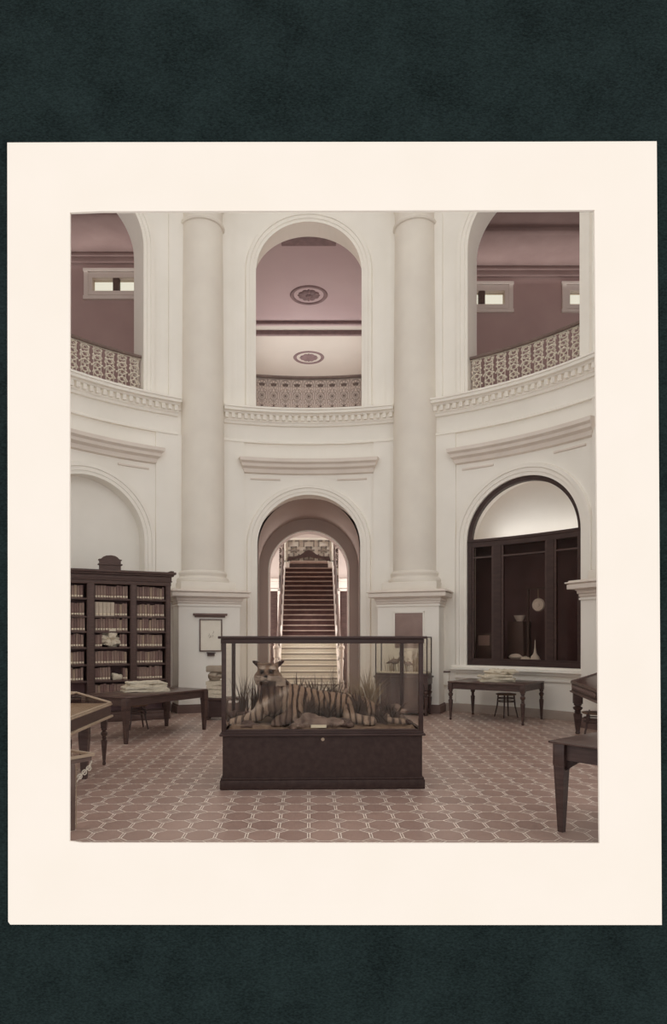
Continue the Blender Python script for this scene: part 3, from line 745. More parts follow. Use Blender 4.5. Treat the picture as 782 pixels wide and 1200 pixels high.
for j in range(ny+1):
    row = []
    for i in range(nx+1):
        x = -hw+.07+(2*hw-.14)*i/nx; y = .06+(CD-.12)*j/ny
        z = .675+.05*(.5+noise.noise(Vector((x*3, y*3, 1))))+.05*min(1, j/ny*1.5)+.02*noise.noise(Vector((x*11, y*11, 5)))
        if j in (0, ny) or i in (0, nx): z = .67
        row.append(o.v((x, y, z)))
    g.append(row)
for j in range(ny):
    for i in range(nx): o.f([g[j][i], g[j][i+1], g[j+1][i+1], g[j+1][i]])
o.build('ground', M_sand, case)

# ---------------------------------------------------------------- tiger
def tiger_mat():
    m, nt, p = newmat('tiger_fur'); N = nt.nodes; L = nt.links
    p.inputs['Roughness'].default_value = .85; p.inputs['Specular IOR Level'].default_value = .1
    tc = N.new('ShaderNodeTexCoord')
    def wave(dirn, sc, dist, ds):
        w = N.new('ShaderNodeTexWave'); w.bands_direction = dirn; w.inputs['Scale'].default_value = sc
        w.inputs['Distortion'].default_value = dist; w.inputs['Detail'].default_value = 2; w.inputs['Detail Scale'].default_value = ds
        L.new(tc.outputs['Object'], w.inputs['Vector'])
        r = N.new('ShaderNodeValToRGB'); r.color_ramp.elements[0].position = .64; r.color_ramp.elements[1].position = .76
        L.new(w.outputs['Fac'], r.inputs[0]); return r.outputs[0]
    wx = wave('X', 4.2, 5.0, 1.1); wz = wave('Z', 12.0, 9.0, 2.2)
    at = N.new('ShaderNodeAttribute'); at.attribute_name = 'zone'   # R: head, G: pale fur, B: dark marks and painted throat shadow
    sp = N.new('ShaderNodeSeparateColor'); L.new(at.outputs['Color'], sp.inputs[0])
    mh = N.new('ShaderNodeMix'); mh.data_type = 'RGBA'; L.new(sp.outputs[0], mh.inputs[0]); L.new(wx, mh.inputs[6]); L.new(wz, mh.inputs[7])
    ns = N.new('ShaderNodeTexNoise'); ns.inputs['Scale'].default_value = 6; L.new(tc.outputs['Object'], ns.inputs['Vector'])
    base = N.new('ShaderNodeValToRGB'); base.color_ramp.elements[0].color = lin('#836a58'); base.color_ramp.elements[1].color = lin('#9c8270')
    L.new(ns.outputs['Fac'], base.inputs[0])
    pale = N.new('ShaderNodeMix'); pale.data_type = 'RGBA'; L.new(sp.outputs[1], pale.inputs[0]); L.new(base.outputs[0], pale.inputs[6]); pale.inputs[7].default_value = lin('#b5a598')
    k = N.new('ShaderNodeMath'); k.operation = 'MULTIPLY_ADD'; k.inputs[1].default_value = -.65; k.inputs[2].default_value = .95; L.new(sp.outputs[1], k.inputs[0])
    fm = N.new('ShaderNodeMath'); fm.operation = 'MULTIPLY'; L.new(mh.outputs[2], fm.inputs[0]); L.new(k.outputs[0], fm.inputs[1])
    st_ = N.new('ShaderNodeMix'); st_.data_type = 'RGBA'; L.new(fm.outputs[0], st_.inputs[0]); L.new(pale.outputs[2], st_.inputs[6]); st_.inputs[7].default_value = lin('#33221f')
    dk = N.new('ShaderNodeMix'); dk.data_type = 'RGBA'; L.new(sp.outputs[2], dk.inputs[0]); L.new(st_.outputs[2], dk.inputs[6]); dk.inputs[7].default_value = lin('#3a2825')
    L.new(dk.outputs[2], p.inputs['Base Color'])
    n3 = N.new('ShaderNodeTexNoise'); n3.inputs['Scale'].default_value = 90; L.new(tc.outputs['Object'], n3.inputs['Vector'])
    bp = N.new('ShaderNodeBump'); bp.inputs['Strength'].default_value = .4; bp.inputs['Distance'].default_value = .01; L.new(n3.outputs['Fac'], bp.inputs['Height']); L.new(bp.outputs[0], p.inputs['Normal'])
    return m
HX, HY, HZ = -.49, 8.02, 1.325
def build_tiger():
    b = MB()
    def cap(pts):
        for (p, r), (q, r2) in zip(pts, pts[1:]):
            p, q = Vector(p), Vector(q); n = max(2, int((q-p).length/(min(r, r2)*.35)))
            for i in range(n+1):
                k = i/n; b.ball(p.lerp(q, k), r+(r2-r)*k, 2)
    cap([((-.36, 8.18, .96), .225), ((-.2, 8.24, .965), .215), ((.12, 8.4, .9), .19), ((.42, 8.52, .865), .18), ((.64, 8.5, .83), .185), ((.78, 8.5, .8), .13)])
    cap([((-.34, 8.2, 1.07), .17), ((-.43, 8.1, 1.17), .155), ((-.48, 8.06, 1.27), .13)])
    cap([((-.45, 8.02, 1.1), .14), ((-.46, 8.0, .95), .15)])
    cap([((-.2, 8.08, 1.0), .14), ((-.17, 8.0, .86), .115), ((-.25, 7.92, .79), .085), ((-.36, 7.84, .76), .065)])
    b.ball((-.375, 7.81, .745), (.075, .075, .055), 2)
    for i in range(4): b.ball((-.425+.033*i, 7.755-.01*(i in (1, 2)), .73), (.02, .03, .028), 2)
    cap([((-.5, 8.1, .95), .13), ((-.6, 8.02, .83), .09), ((-.72, 7.95, .78), .065), ((-.84, 7.9, .76), .058)])
    b.ball((-.875, 7.88, .75), (.08, .065, .052), 2)
    for i in range(4): b.ball((-.94, 7.86+.028*i-.04, .735), (.03, .018, .026), 2)
    cap([((.6, 8.34, .85), .155), ((.5, 8.14, .81), .11), ((.5, 8.02, .78), .08), ((.64, 7.97, .765), .06), ((.76, 7.93, .755), .052)])
    b.ball((.72, 7.88, .745), (.085, .06, .048), 2)
    for i in range(4): b.ball((.655+.005*i, 7.85+.02*i-.02, .735), (.03, .016, .024), 1)
    cap([((.84, 8.5, .78), .06), ((.98, 8.3, .765), .045), ((.93, 8.08, .755), .038), ((1.05, 7.97, .75), .036), ((1.2, 7.88, .745), .03)])
    # head
    b.ball((HX, HY, HZ), (.135, .14, .125), 3); b.ball((HX, HY-.03, HZ+.055), (.11, .09, .06), 2)
    b.ball((HX-.015, HY-.13, HZ-.055), (.072, .085, .058), 2); b.ball((HX-.012, HY-.12, HZ+.0), (.04, .09, .045), 2)
    for d in (-1, 1):
        b.ball((HX+d*.03-.015, HY-.19, HZ-.06), (.042, .035, .038), 2)
        b.ball((HX+d*.105, HY-.01, HZ-.06), (.07, .07, .08), 2); b.ball((HX+d*.12, HY+.02, HZ-.1), (.045, .05, .06), 2)
        b.ball((HX+d*.055, HY-.11, HZ+.045), (.035, .03, .02), 2)
        cap([((HX+d*.10, HY+.03, HZ+.085), .038), ((HX+d*.145, HY+.03, HZ+.115), .03), ((HX+d*.185, HY+.03, HZ+.135), .014)])
    b.ball((HX-.015, HY-.15, HZ-.11), (.05, .055, .03), 2)
    o = b.build('tiger', tiger_mat(), ang=0)
    rm = o.modifiers.new('r', 'REMESH'); rm.mode = 'VOXEL'; rm.voxel_size = .0105
    sm = o.modifiers.new('s', 'SMOOTH'); sm.factor = .5; sm.iterations = 5
    dg = bpy.context.evaluated_depsgraph_get(); me = bpy.data.meshes.new_from_object(o.evaluated_get(dg))
    o.modifiers.clear(); o.data = me
    ca = me.color_attributes.new('zone', 'FLOAT_COLOR', 'POINT')
    for i, v in enumerate(me.vertices):
        c = v.co; x = c.x-HX; y = c.y-HY; z = c.z-HZ
        hd = 1.0 if (c.z > 1.17 and c.x < -.28) else (.0)
        pl = 0.0; dk = 0.0
        if hd:
            if y < -.06 and z < -.03: pl = .75
            if abs(x) > .1 and z < -.04: pl = .6
            if .025 < abs(x) < .1 and .045 < z < .085 and y < -.06: pl = .9
            if abs(x) > .125 and z > .07: dk = 1.0
            if .02 < abs(x+.01) < .085 and -.01 < z < .045 and y < -.07: dk = .8
            pass
            if z < -.1 and abs(x) < .1: dk = .85
        else:
            if c.x < -.24 and c.z > .84:
                zl = 1.05+(c.x+.46)*.55; u = (c.z-zl)/.05
                dk = .85*max(0, min(1, u)); pl = .95*max(0, min(1, 1-abs(c.z-zl+.05)/.07)) if c.y < 8.1 else 0  # dark neck and throat paint in the shadow below the head
                if c.y < 8.1 and c.z < zl-.1: pl = .35
            elif c.z < .84: pl = .25
            if c.y < 7.93 and -.46 < c.x < -.2: dk = .65
            if c.x > 1.14 and c.y < 7.95: dk = .8
        ca.data[i].color = (hd, pl, dk, 1)
    me.polygons.foreach_set('use_smooth', [True]*len(me.polygons))
    return o
tig = build_tiger(); tag(tig, 'stuffed striped tiger lying in the big case with head raised', 'tiger')
for d in (-1, 1):
    o = MB(); o.ball((HX+d*.052-.01, HY-.128, HZ+.018), .02, 2); e = o.build('eye', M_black, tig); e['label'] = 'dark glass eye'
o = MB(); o.ball((HX-.015, HY-.222, HZ-.03), (.026, .014, .017), 2); o.build('nose', M_black, tig)
o = MB(); o.tube([(HX-.075, HY-.185, HZ-.095), (HX-.04, HY-.222, HZ-.09), (HX-.015, HY-.226, HZ-.068), (HX+.01, HY-.222, HZ-.09), (HX+.045, HY-.185, HZ-.095)], .006, 5); o.build('mouth', M_black, tig)
# rocks in the case
for (x, y, z, r, m, lab) in ((.05, 7.86, .735, (.235, .11, .105), M_rock, 'large pale rock lying in front of the tiger'),
                             (.29, 7.85, .725, (.11, .09, .075), M_rock, 'small pale rock right of the large rock before the tiger'),
                             (.42, 7.9, .72, (.1, .09, .07), M_rockD, 'dark rock beside the hind paw of the tiger'),
                             (-.8, 8.12, .73, (.14, .12, .12), M_rockD, 'dark rock behind the outstretched left paw of the tiger'),
                             (-.72, 7.8, .705, (.12, .08, .06), M_rockD, 'low dark stone in front of the outstretched paw'),
                             (-.92, 8.3, .74, (.1, .1, .1), M_rockD, 'dark stone in the left rear of the tiger case'),
                             (1.08, 8.62, .78, (.17, .12, .09), M_rock, 'pale hump of rock at the right rear of the tiger case'),
                             (-.15, 7.82, .70, (.08, .06, .045), M_rock, 'small pale stone right of the tiger front paw')):
    o = MB(); o.ball((0, 0, 0), r, 4, .45, x*10); s_ = o.build('rock', m, ang=14); s_.location = (x, y, z); tag(s_, lab, 'rock')
# grass
def tuft(x, y, n, h, spread, m, seed, lab, leaf=0, w=.006):
    rr = random.Random(seed); b = MB()
    for i in range(n):
        a = rr.uniform(0, 2*PI); L_ = h*rr.uniform(.5, 1.0); d = spread*rr.uniform(.1, 1); bx, by = rr.gauss(0, .03), rr.gauss(0, .02)
        ww = w*(3 if leaf and i % leaf == 0 else 1); q = []
        for k in range(6):
            t_ = k/5; q.append(Vector((bx+d*math.cos(a)*t_**1.8, by+.6*d*math.sin(a)*t_**1.8, L_*(t_-.18*t_**3*(d/spread)*1.5))))
        nx_ = Vector((-math.sin(a), math.cos(a), .0))
        nx_ = Vector((.9, .3, 0)) if rr.random() < .6 else nx_
        for k in range(5):
            w0 = ww*(1-(k/5)**1.5)*(.5+.5*min(1, k+.6)); w1 = ww*(1-((k+1)/5)**1.5)
            b.poly([q[k]-nx_*w0, q[k]+nx_*w0, q[k+1]+nx_*w1, q[k+1]-nx_*w1])
    o = b.build('grass_tuft', m, ang=0); o.location = (x, y, .70); tag(o, lab, 'grass')
tuft(-.83, 8.5, 34, .78, .26, M_grassD, 1, 'thin tall grass tuft left of the tiger head', 0, .0055)
tuft(-.68, 8.72, 34, .6, .22, M_grassD, 2, 'dark grass tuft just behind the tiger left shoulder', 5, .008)
tuft(-.14, 8.62, 80, .68, .38, M_grassD, 3, 'grass tuft right behind the tiger shoulder', 6, .008)
tuft(.1, 8.72, 80, .66, .42, M_grassD, 4, 'dark grass tuft behind the tiger ribs', 5, .009)
tuft(.34, 8.82, 80, .78, .5, M_grassD, 5, 'thin grass tuft behind the tiger belly', 0, .005)
tuft(.56, 8.84, 80, .7, .5, M_grass, 6, 'pale grass tuft behind the tiger loin', 0, .006)
tuft(.62, 8.1, 80, .52, .28, M_grassD, 7, 'thick grass tuft over the tiger hind leg', 4, .009)
tuft(.78, 8.66, 170, .78, .5, M_grass, 8, 'tall bushy grass tuft behind the tiger rump', 0, .006)
tuft(1.02, 8.3, 50, .36, .22, M_grassD, 9, 'low dark grass tuft near the right glass pane', 3, .009)
tuft(-.9, 8.0, 40, .2, .16, M_grassD, 10, 'short dark grass at the left front of the tiger case', 3, .008)
tuft(.86, 8.02, 46, .26, .22, M_grassD, 11, 'dark grass tuft beside the tiger tail', 3, .008)
tuft(-.02, 7.99, 60, .44, .34, M_grassD, 12, 'dark leafy tuft over the tiger ribs', 3, .012)
tuft(.24, 8.06, 46, .36, .3, M_grassD, 13, 'low dark leafy tuft in front of the tiger belly', 4, .011)
o = MB(); o.mx = Matrix.Rotation(math.radians(-20), 4, 'X'); o.box(-.09, .09, 0, .004, 0, .035); x = o.build('label_card', M_label); x.location = (.115, 7.735, .70); tag(x, 'small blank white card in front of the large rock', 'card')

# ---------------------------------------------------------------- bookcase
bc = thing('bookcase', 'tall dark open bookcase with carved pediment against the left arch', 'bookcase', (-2.97, 14.3, 0), math.radians(26.2))
BL, BD, BHt = 2.70, .36, 2.88
o = MB(); o.box(-BL, 0, 0, BD+.02, 0, .14, .008); o.box(-BL+.01, -.01, .01, BD, .14, .18, .005); o.build('plinth', M_oak, bc)
ups = [(-.1, 0), (-.85, -.72), (-1.72, -1.57), (-BL, -BL+.12)]
for a, c in ups:
    o = MB(); o.box(a, c, 0, BD, .18, BHt); o.box(a+.02, c-.02, -.015, 0, .2, BHt-.02, .004); o.build('upright', M_oak, bc)
o = MB(); o.box(-BL, 0, BD-.02, BD, .18, BHt); o.build('back_panel', M_interior, bc)
shz = [.2, .52, .865, 1.2, 1.55, 1.88, 2.19, 2.557]
for z in shz:
    for c, a in ((-.1, -.72), (-.85, -1.57), (-1.72, -BL+.12)):
        o = MB(); o.box(a, c, .03, BD-.02, z-.035, z); o.build('shelf', M_oak, bc)
o = MB()
for z0, z1, e in ((2.85, 2.93, .01), (2.93, 2.96, .03), (2.96, 3.05, .02), (3.05, 3.09, .06), (3.09, 3.14, .1)): o.box(-BL-e, e, -e, BD, z0, z1, .008)
o.box(-.02, .06, -.06, BD, 3.14, 3.17, .01)
o.build('cornice', M_oak, bc)
o = MB(); o.prism([(-1.47, 3.12), (-1.47, 3.33), (-1.49, 3.34), (-1.49, 3.36), (-1.44, 3.37), (-1.4, 3.41), (-1.34, 3.435), (-1.25, 3.445), (-1.17, 3.435), (-1.12, 3.41), (-1.08, 3.37), (-1.03, 3.36), (-1.03, 3.34), (-1.05, 3.33), (-1.05, 3.12)], 'y', -.03, .1)
o.box(-1.5, -1.02, -.05, .1, 3.24, 3.27, .006); o.build('pediment', M_oak, bc)
# books
Mbc = bc.matrix_basis.copy()
bw = Matrix.Translation((-2.97, 14.3, 0)) @ Matrix.Rotation(math.radians(26.2), 4, 'Z')
def book_mesh(w, h, d, m):
    b = MB(); b.mi = 0
    n = 4
    b.box(0, w, .012, d, 0, h)                     # boards
    b.prism([(0, .012), (w*.12, .003), (w*.5, 0), (w*.88, .003), (w, .012)], 'z', 0, h)
    b.mi = 1; b.box(w*.12, w*.88, -.002, .004, .025, .06)
    b.mi = 0
    for z in (.3, .55, .8): b.box(w*.05, w*.95, -.002, .005, h*z, h*z+.008)
    bmesh.ops.recalc_face_normals(b.bm, faces=b.bm.faces[:])
    me = bpy.data.meshes.new('book'); b.bm.to_mesh(me); b.bm.free(); me.materials.append(m); me.materials.append(M_label); return me
bmesh_list = [(w, book_mesh(w, h, .19, m)) for w, h, m in ((.05, .27, M_brown), (.056, .26, M_brown), (.046, .265, M_brown2), (.06, .27, M_brown2), (.052, .25, M_tan))]
ords = ['bottom', 'second lowest', 'third lowest', 'fourth lowest', 'fourth', 'third', 'second', 'top']
def put_book(me, x, y, z, lab, grp, sz=1.0):
    q = bpy.data.objects.new('book', me); COL.objects.link(q); q.matrix_world = bw @ Matrix.Translation((x, y, z)) @ Matrix.Scale(sz, 4, (0, 0, 1))
    tag(q, lab, 'book', grp)
rb = random.Random(11)
pale_h = [(.075, book_mesh(.075, .29, .2, mat('pale_cloth_cover', '#b7a898', '#c6b8a8', scale=8)))]
for bi_, (c, a, nm) in enumerate(((-.1, -.72, 'right'), (-.85, -1.57, 'middle'), (-1.72, -2.25, 'left'))):
    for si in range(1, 8):
        if si == 1 and nm == 'left': continue
        z = shz[si]; x = a+.012 if nm != 'left' else a
        k = 0
        if nm == 'middle' and si == 6:
            for i in range(5):
                put_book(pale_h[0][1], x, .05, z, 'pale tall volume at the left of the second shelf, middle bookcase bay', 'pale volumes on the second shelf'); x += .079
        end = c-.07
        while x < end:
            w, me = bmesh_list[rb.choice((0, 0, 1, 1, 2, 2, 3, 4))]
            if x+w > c-.005: break
            if nm == 'middle' and si == 4 and a+.14 < x < a+.5: x += .05; continue
            if nm == 'middle' and si == 2 and a+.3 < x < a+.55: x += .05; continue
            put_book(me, x, .05+rb.uniform(0, .015), z, 'brown bound book with paper spine label on the %s shelf, %s bookcase bay' % (ords[si], nm), 'books on the %s shelf, %s bay' % (ords[si], nm), rb.uniform(.94, 1.04)); x += w+.0015
def crumple(name, w, d, h, seed, m, amp=.5):
    b = MB(); b.ball((0, 0, h/2), (w/2, d/2, h/2), 4)
    for v in b.bm.verts:
        k = 1+amp*noise.noise(v.co*9+Vector((seed, 0, 0)))+amp*.5*noise.noise(v.co*22+Vector((seed, 3, 0)))
        v.co.x *= k; v.co.y *= min(k, 1.1); v.co.z = max(0.0, h/2+(v.co.z-h/2)*k)
    return b.build(name, m, ang=25)
o = crumple('crumpled_papers', .4, .22, .32, 5, M_paper, .95); o.matrix_world = bw @ Matrix.Translation((-1.24, .13, shz[4])); tag(o, 'crumpled white papers stuffed on a middle bookcase shelf', 'papers')
o = crumple('paper_roll', .24, .16, .14, 9, M_paper, .5); o.matrix_world = bw @ Matrix.Translation((-1.12, .13, shz[2])); tag(o, 'small pale paper bundle low in the middle bookcase bay', 'papers')

# ---------------------------------------------------------------- tables
def turned_leg(h, r=.045, sq=.09, top=.14):
    b = MB(); b.box(-sq/2, sq/2, -sq/2, sq/2, h-top, h, .004)
    q = h-top
    b.lathe([(r*.45, 0), (r*.6, .02), (r*.45, .05), (r*.55, .08), (r*.7, q*.3), (r*1.0, q*.6), (r*1.05, q*.66), (r*.6, q*.7), (r*.85, q*.73), (r*.6, q*.76), (r*1.1, q*.83), (r*1.15, q*.87), (r*.6, q*.92), (r*.95, q*.95), (r*.9, q)], n=14)
    return b
def table(name, label, org, ang, L_, Wd, h, leg='turned', ap=.14, mtop=M_woodH, th=.03, ov=.05):
    t = thing(name, label, 'table', (org[0], org[1], 0), ang)
    o = MB(); o.box(-ov, L_+ov, -ov, Wd+ov, h-th, h, .008); o.build('tabletop', mtop, t)
    o = MB()
    for a in ((0.03, L_-.03, -.012, .012), (0.03, L_-.03, Wd-.012, Wd+.012)): o.box(a[0], a[1], a[2], a[3], h-th-ap, h-th)
    for a in (0, L_): o.box(a-.012, a+.012, .03, Wd-.03, h-th-ap, h-th)
    o.build('apron', M_wood, t)
    for x in (0, L_):
        for y in (0, Wd):
            if leg == 'turned': b = turned_leg(h-th, top=ap+.02)
            else:
                b = MB(); b.box(-.055, .055, -.055, .055, h-th-ap-.05, h-th, .004)
                P = [(b.v((sx*.05, sy*.05, h-th-ap-.05)), b.v((sx*.025, sy*.025, 0))) for sx, sy in ((-1, -1), (1, -1), (1, 1), (-1, 1))]
                for i in range(4): b.f([P[i][0], P[(i+1) % 4][0], P[(i+1) % 4][1], P[i][1]])
                b.f([q[1] for q in P]); b.f([q[0] for q in P])
            l = b.build('leg', M_wood, t); l.location = (x, y, 0)
    return t
ang1 = math.atan2(12.64-10.92, -1.99+3.0)
tl = table('reading_table', 'long dark reading table with newspapers in front of the bookcase', (-3.0, 10.92), ang1, 2.0, .95, .775, 'square', .13)
ang2 = math.atan2(-.91, 1.24)
tr = table('reading_table', 'dark table on turned legs below the arched showcase', (3.02, 14.16), ang2, 1.54, 1.2, .82, 'turned', .13)
ang3 = math.atan2(-.78, .63)
tn_ = table('side_table', 'dark table with tapered leg cut off by the lower right print edge', (2.28, 6.0), ang3, 1.45, .85, .82, 'square', .15, M_woodH, .022, .085)
o = MB()
for k in (0, 1):
    o.prism([(.05, .62), (.05, .645), (.16, .645), (.16, .64), (.1, .6), (.05, .56)], 'y', -.014, .014)
o.build('bracket', M_wood, tn_)
o = crumple('paper_heap', .5, .3, .13, 17, M_paper, .8); o.matrix_world = Matrix.Translation((3.02, 14.16, .955)) @ Matrix.Rotation(ang2, 4, 'Z') @ Matrix.Translation((.9, .5, 0)); tag(o, 'rumpled loose sheets on top of the pile below the showcase', 'papers')
o = MB(); o.box(.22, .75, .25, .62, 0, .03, .004); x = o.build('folio', M_pale); x.matrix_world = Matrix.Translation((2.28, 6.0, .82)) @ Matrix.Rotation(ang3, 4, 'Z'); tag(x, 'pale thin folio lying on the lower right side table', 'folio')

def newspaper(w, d, h, seed, lab, grp, mw, name='newspaper'):
    b = MB(); nx, ny = 16, 8; T = []; Bt = []
    for j in range(ny+1):
        a = []; c = []
        for i in range(nx+1):
            x = -w/2+w*i/nx; y = -d/2+d*j/ny
            e = .02*noise.noise(Vector((x*5, y*5, seed*2.3)))+.012*noise.noise(Vector((x*13, y*11, seed*5.1)))
            z = h+max(0, .014+1.1*e)*(1 if 0 < i < nx else .3)
            jx = .02*noise.noise(Vector((y*9, seed, 1)))
            a.append(b.v((x+jx, y+.015*noise.noise(Vector((x*8, seed, 7))), z))); c.append(b.v((x+jx, y, max(0, .002+.6*e))))
        T.append(a); Bt.append(c)
    for j in range(ny):
        for i in range(nx): b.f([T[j][i], T[j][i+1], T[j+1][i+1], T[j+1][i]]); b.f([Bt[j][i], Bt[j+1][i], Bt[j+1][i+1], Bt[j][i+1]])
    for i in range(nx): b.f([T[0][i], Bt[0][i], Bt[0][i+1], T[0][i+1]]); b.f([T[ny][i], T[ny][i+1], Bt[ny][i+1], Bt[ny][i]])
    for j in range(ny): b.f([T[j][0], T[j+1][0], Bt[j+1][0], Bt[j][0]]); b.f([T[j][nx], Bt[j][nx], Bt[j+1][nx], T[j+1][nx]])
    o = b.build(name, M_paper, ang=40); o.matrix_world = mw; tag(o, lab, 'newspaper', grp); return o
B1 = Matrix.Translation((-3.0, 10.92, .775)) @ Matrix.Rotation(ang1, 4, 'Z')
z = 0
for k, (dx, dr, hh) in enumerate(((0, .05, .022), (.03, -.08, .02), (-.03, .12, .024), (.02, -.03, .02), (0.04, .2, .022), (-.01, .02, .02))):
    newspaper(.8-.03*k, .46-.02*k, hh, k+1, ['bottom', 'second lowest', 'third', 'fourth', 'second highest', 'top'][k]+' folded newspaper of the pile on the left reading table', 'newspapers on the left table',
              B1 @ Matrix.Translation((1.0+dx, .55, z)) @ Matrix.Rotation(-.62+dr*.5, 4, 'Z')); z += hh+.008
B2 = Matrix.Translation((3.02, 14.16, .82)) @ Matrix.Rotation(ang2, 4, 'Z'); z = 0
for k, (dx, dr, hh) in enumerate(((0, .05, .03), (.05, -.25, .03), (-.03, .32, .028), (.06, -.1, .03))):
    newspaper(.72-.05*k, .42-.02*k, hh, k+21, ['lowest', 'second', 'third', 'uppermost'][k]+' rumpled newspaper of the pile under the showcase', 'newspapers on the right table',
              B2 @ Matrix.Translation((.8+dx, .5, z)) @ Matrix.Rotation(.5+dr, 4, 'Z')); z += hh+.008
# bentwood stool behind the right table
def stool(loc, label, rz=0, back=False, name='bentwood_stool', h=.56):
    t = thing(name, label, 'stool' if not back else 'chair', loc, rz)
    o = MB(); o.lathe([(0, h-.03), (.2, h-.03), (.22, h-.015), (.215, h), (.18, h+.004), (0, h)], n=28); o.build('seat', M_cane, t)
    for a in (45, 135, 225, 315):
        c, s_ = math.cos(math.radians(a)), math.sin(math.radians(a))
        o = MB(); o.tube([(c*.17, s_*.17, h-.03), (c*.19, s_*.19, h*.5), (c*.25, s_*.25, 0)], [.018, .016, .013], 8); o.build('leg', M_wood, t)
    for zz, r in ((h-.1, .18), (h-.17, .185)):
        o = MB(); o.tube([(r*math.cos(2*PI*i/24), r*math.sin(2*PI*i/24), zz) for i in range(24)], .011, 6, True); o.build('stretcher', M_wood, t)
    if back:
        o = MB(); o.tube([(-.17, .14, h-.05), (-.2, .2, h+.25), (-.13, .23, h+.44), (0, .24, h+.48), (.13, .23, h+.44), (.2, .2, h+.25), (.17, .14, h-.05)], .015, 8); o.build('back_frame', M_wood, t)
        for d in (-1, 1):
            o = MB(); o.tube([(d*.24+d*.1*k/20*math.cos(k*.5), -.1, h-.1+.12*(1-k/22)*math.sin(k*.5)) for k in range(20)], .013, 6); o.build('scroll_arm', M_wood, t)
    return t
stool((4.33, 14.6, 0), 'bentwood stool tucked under the table below the showcase', .3, h=.52)
stool((-3.3, 12.75, 0), 'dark round stool behind the left reading table', .5, h=.47)
stool((4.95, 11.5, 0), 'bentwood chair with scrolled arms under the desk at right edge', -2.0, True, 'bentwood_chair', .46)

# sloping desk at the right edge
def slope_desk(label, loc, ang, L_, D, z0, z1, z2, mlid, edge, name='display_desk'):
    t = thing(name, label, 'display desk', loc, ang)
    o = MB(); o.box(0, L_, 0, D, z0, z1); o.build('body', M_wood, t)
    o = MB(); o.box(-.03, L_+.03, -.03, D+.03, z0-.03, z0, .006); o.box(-.02, L_+.02, -.02, D+.02, z1-.005, z1+.02, .006); o.build('moulding', edge, t)
    o = MB(); o.prism([(0, z1+.02), (D, z1+.02), (D, z2), (D-.15, z2)], 'x', .0, L_); o.build('lid', mlid, t)
    o = MB()
    for a in (0, L_): o.tube([(a, 0, z1+.03), (a, D-.15, z2+.01), (a, D, z2+.01)], .014, 6)
    o.tube([(0, 0, z1+.03), (L_, 0, z1+.03)], .014, 6); o.tube([(0, D-.15, z2+.01), (L_, D-.15, z2+.01)], .012, 6)
    o.build('lid_edging', edge, t)
    return t
d1 = slope_desk('carved sloping desk on a thick turned leg at the right print edge', (4.82, 12.2, 0), math.atan2(-2.24, -.46), 2.2, .8, .78, .92, 1.16, M_woodH, M_rail)
o = MB()
n = 14
for i in range(n):
    x = .1+2.0*i/n
    o.tube([(x+.06*(1-k/11*.6)*math.cos(k*.75), -.006, .85+.05*(1-k/11*.7)*math.sin(k*.75)) for k in range(11)], .006, 5)
o.build('carved_frieze', M_panelB, d1)
for x in (.09, 2.11):
    for y in (.09, .71):
        b = turned_leg(.75, .075, .15, .2); l = b.build('leg', M_wood, d1); l.location = (x, y, 0)
# left glazed desk: front edge along y at x=-2.7
d2 = slope_desk('glazed sloping desk with pale edging at the left print edge', (-2.74, 9.2, 0), math.atan2(-1, .03), 2.2, .62, .68, .82, .98, M_glassD, M_pale)
d2.scale = (1, -1, 1)
for x, r in ((.07, 0), (.95, 1), (2.1, 0)):
    for y in (.07, .55):
        if r:
            b = MB(); b.box(-.06, .06, -.06, .06, .5, .66, .004)
            P = [(b.v((sx*.058, sy*.058, .5)), b.v((sx*.03, sy*.03, 0))) for sx, sy in ((-1, -1), (1, -1), (1, 1), (-1, 1))]
            for i in range(4): b.f([P[i][0], P[(i+1) % 4][0], P[(i+1) % 4][1], P[i][1]])
            b.f([q[1] for q in P])
        else: b = turned_leg(.66, .04, .075, .15)
        l = b.build('leg', M_wood, d2); l.location = (x, y, 0)
o = MB(); o.box(.3, .62, .1, .4, .82, .85, .006)
# low iron-legged stand in the lower left corner
d3 = thing('display_stand', 'low stand with pale edged top and iron scroll bracket at lower left', 'stand', (-2.0, 6.22, 0), math.atan2(-.36, -.24))
o = MB(); o.box(.012, 1.19, -.49, -.012, .655, .664); o.build('glass_top', M_glassD, d3, ang=0)
o = MB()
for a in ((0, 1.2, -.012, 0), (0, 1.2, -.5, -.488), (0, .012, -.488, -.012), (1.188, 1.2, -.488, -.012)): o.box(a[0], a[1], a[2], a[3], .645, .672)
o.build('edging', M_pale, d3)
o = MB()
for a in ((.02, 1.18, -.05, -.02), (.02, 1.18, -.48, -.45)): o.box(a[0], a[1], a[2], a[3], .6, .645)
o.build('apron', M_rail, d3)
for x, y in ((.24, -.035), (1.1, -.035), (.24, -.465), (1.1, -.465)):
    o = MB(); o.box(x-.03, x+.03, y-.03, y+.03, 0, .6, .006); o.build('leg', M_rail, d3)
    o = MB(); o.tube([(x-.034, y+.034, .02), (x-.034, y+.034, .58)], .005, 5); o.build('bead', M_pale, d3)
o = MB(); o.tube([(.02, -.02, .6), (.05, -.02, .54), (.12, -.02, .5), (.2, -.02, .42)], .007, 6)
for k in range(3): o.tube([(.05+.05*k+.032*(1-i/20)*math.cos(i*.55), -.02, .53-.03*k+.032*(1-i/20)*math.sin(i*.55)) for i in range(18)], .006, 5)
o.build('scroll_bracket', M_iron, d3)

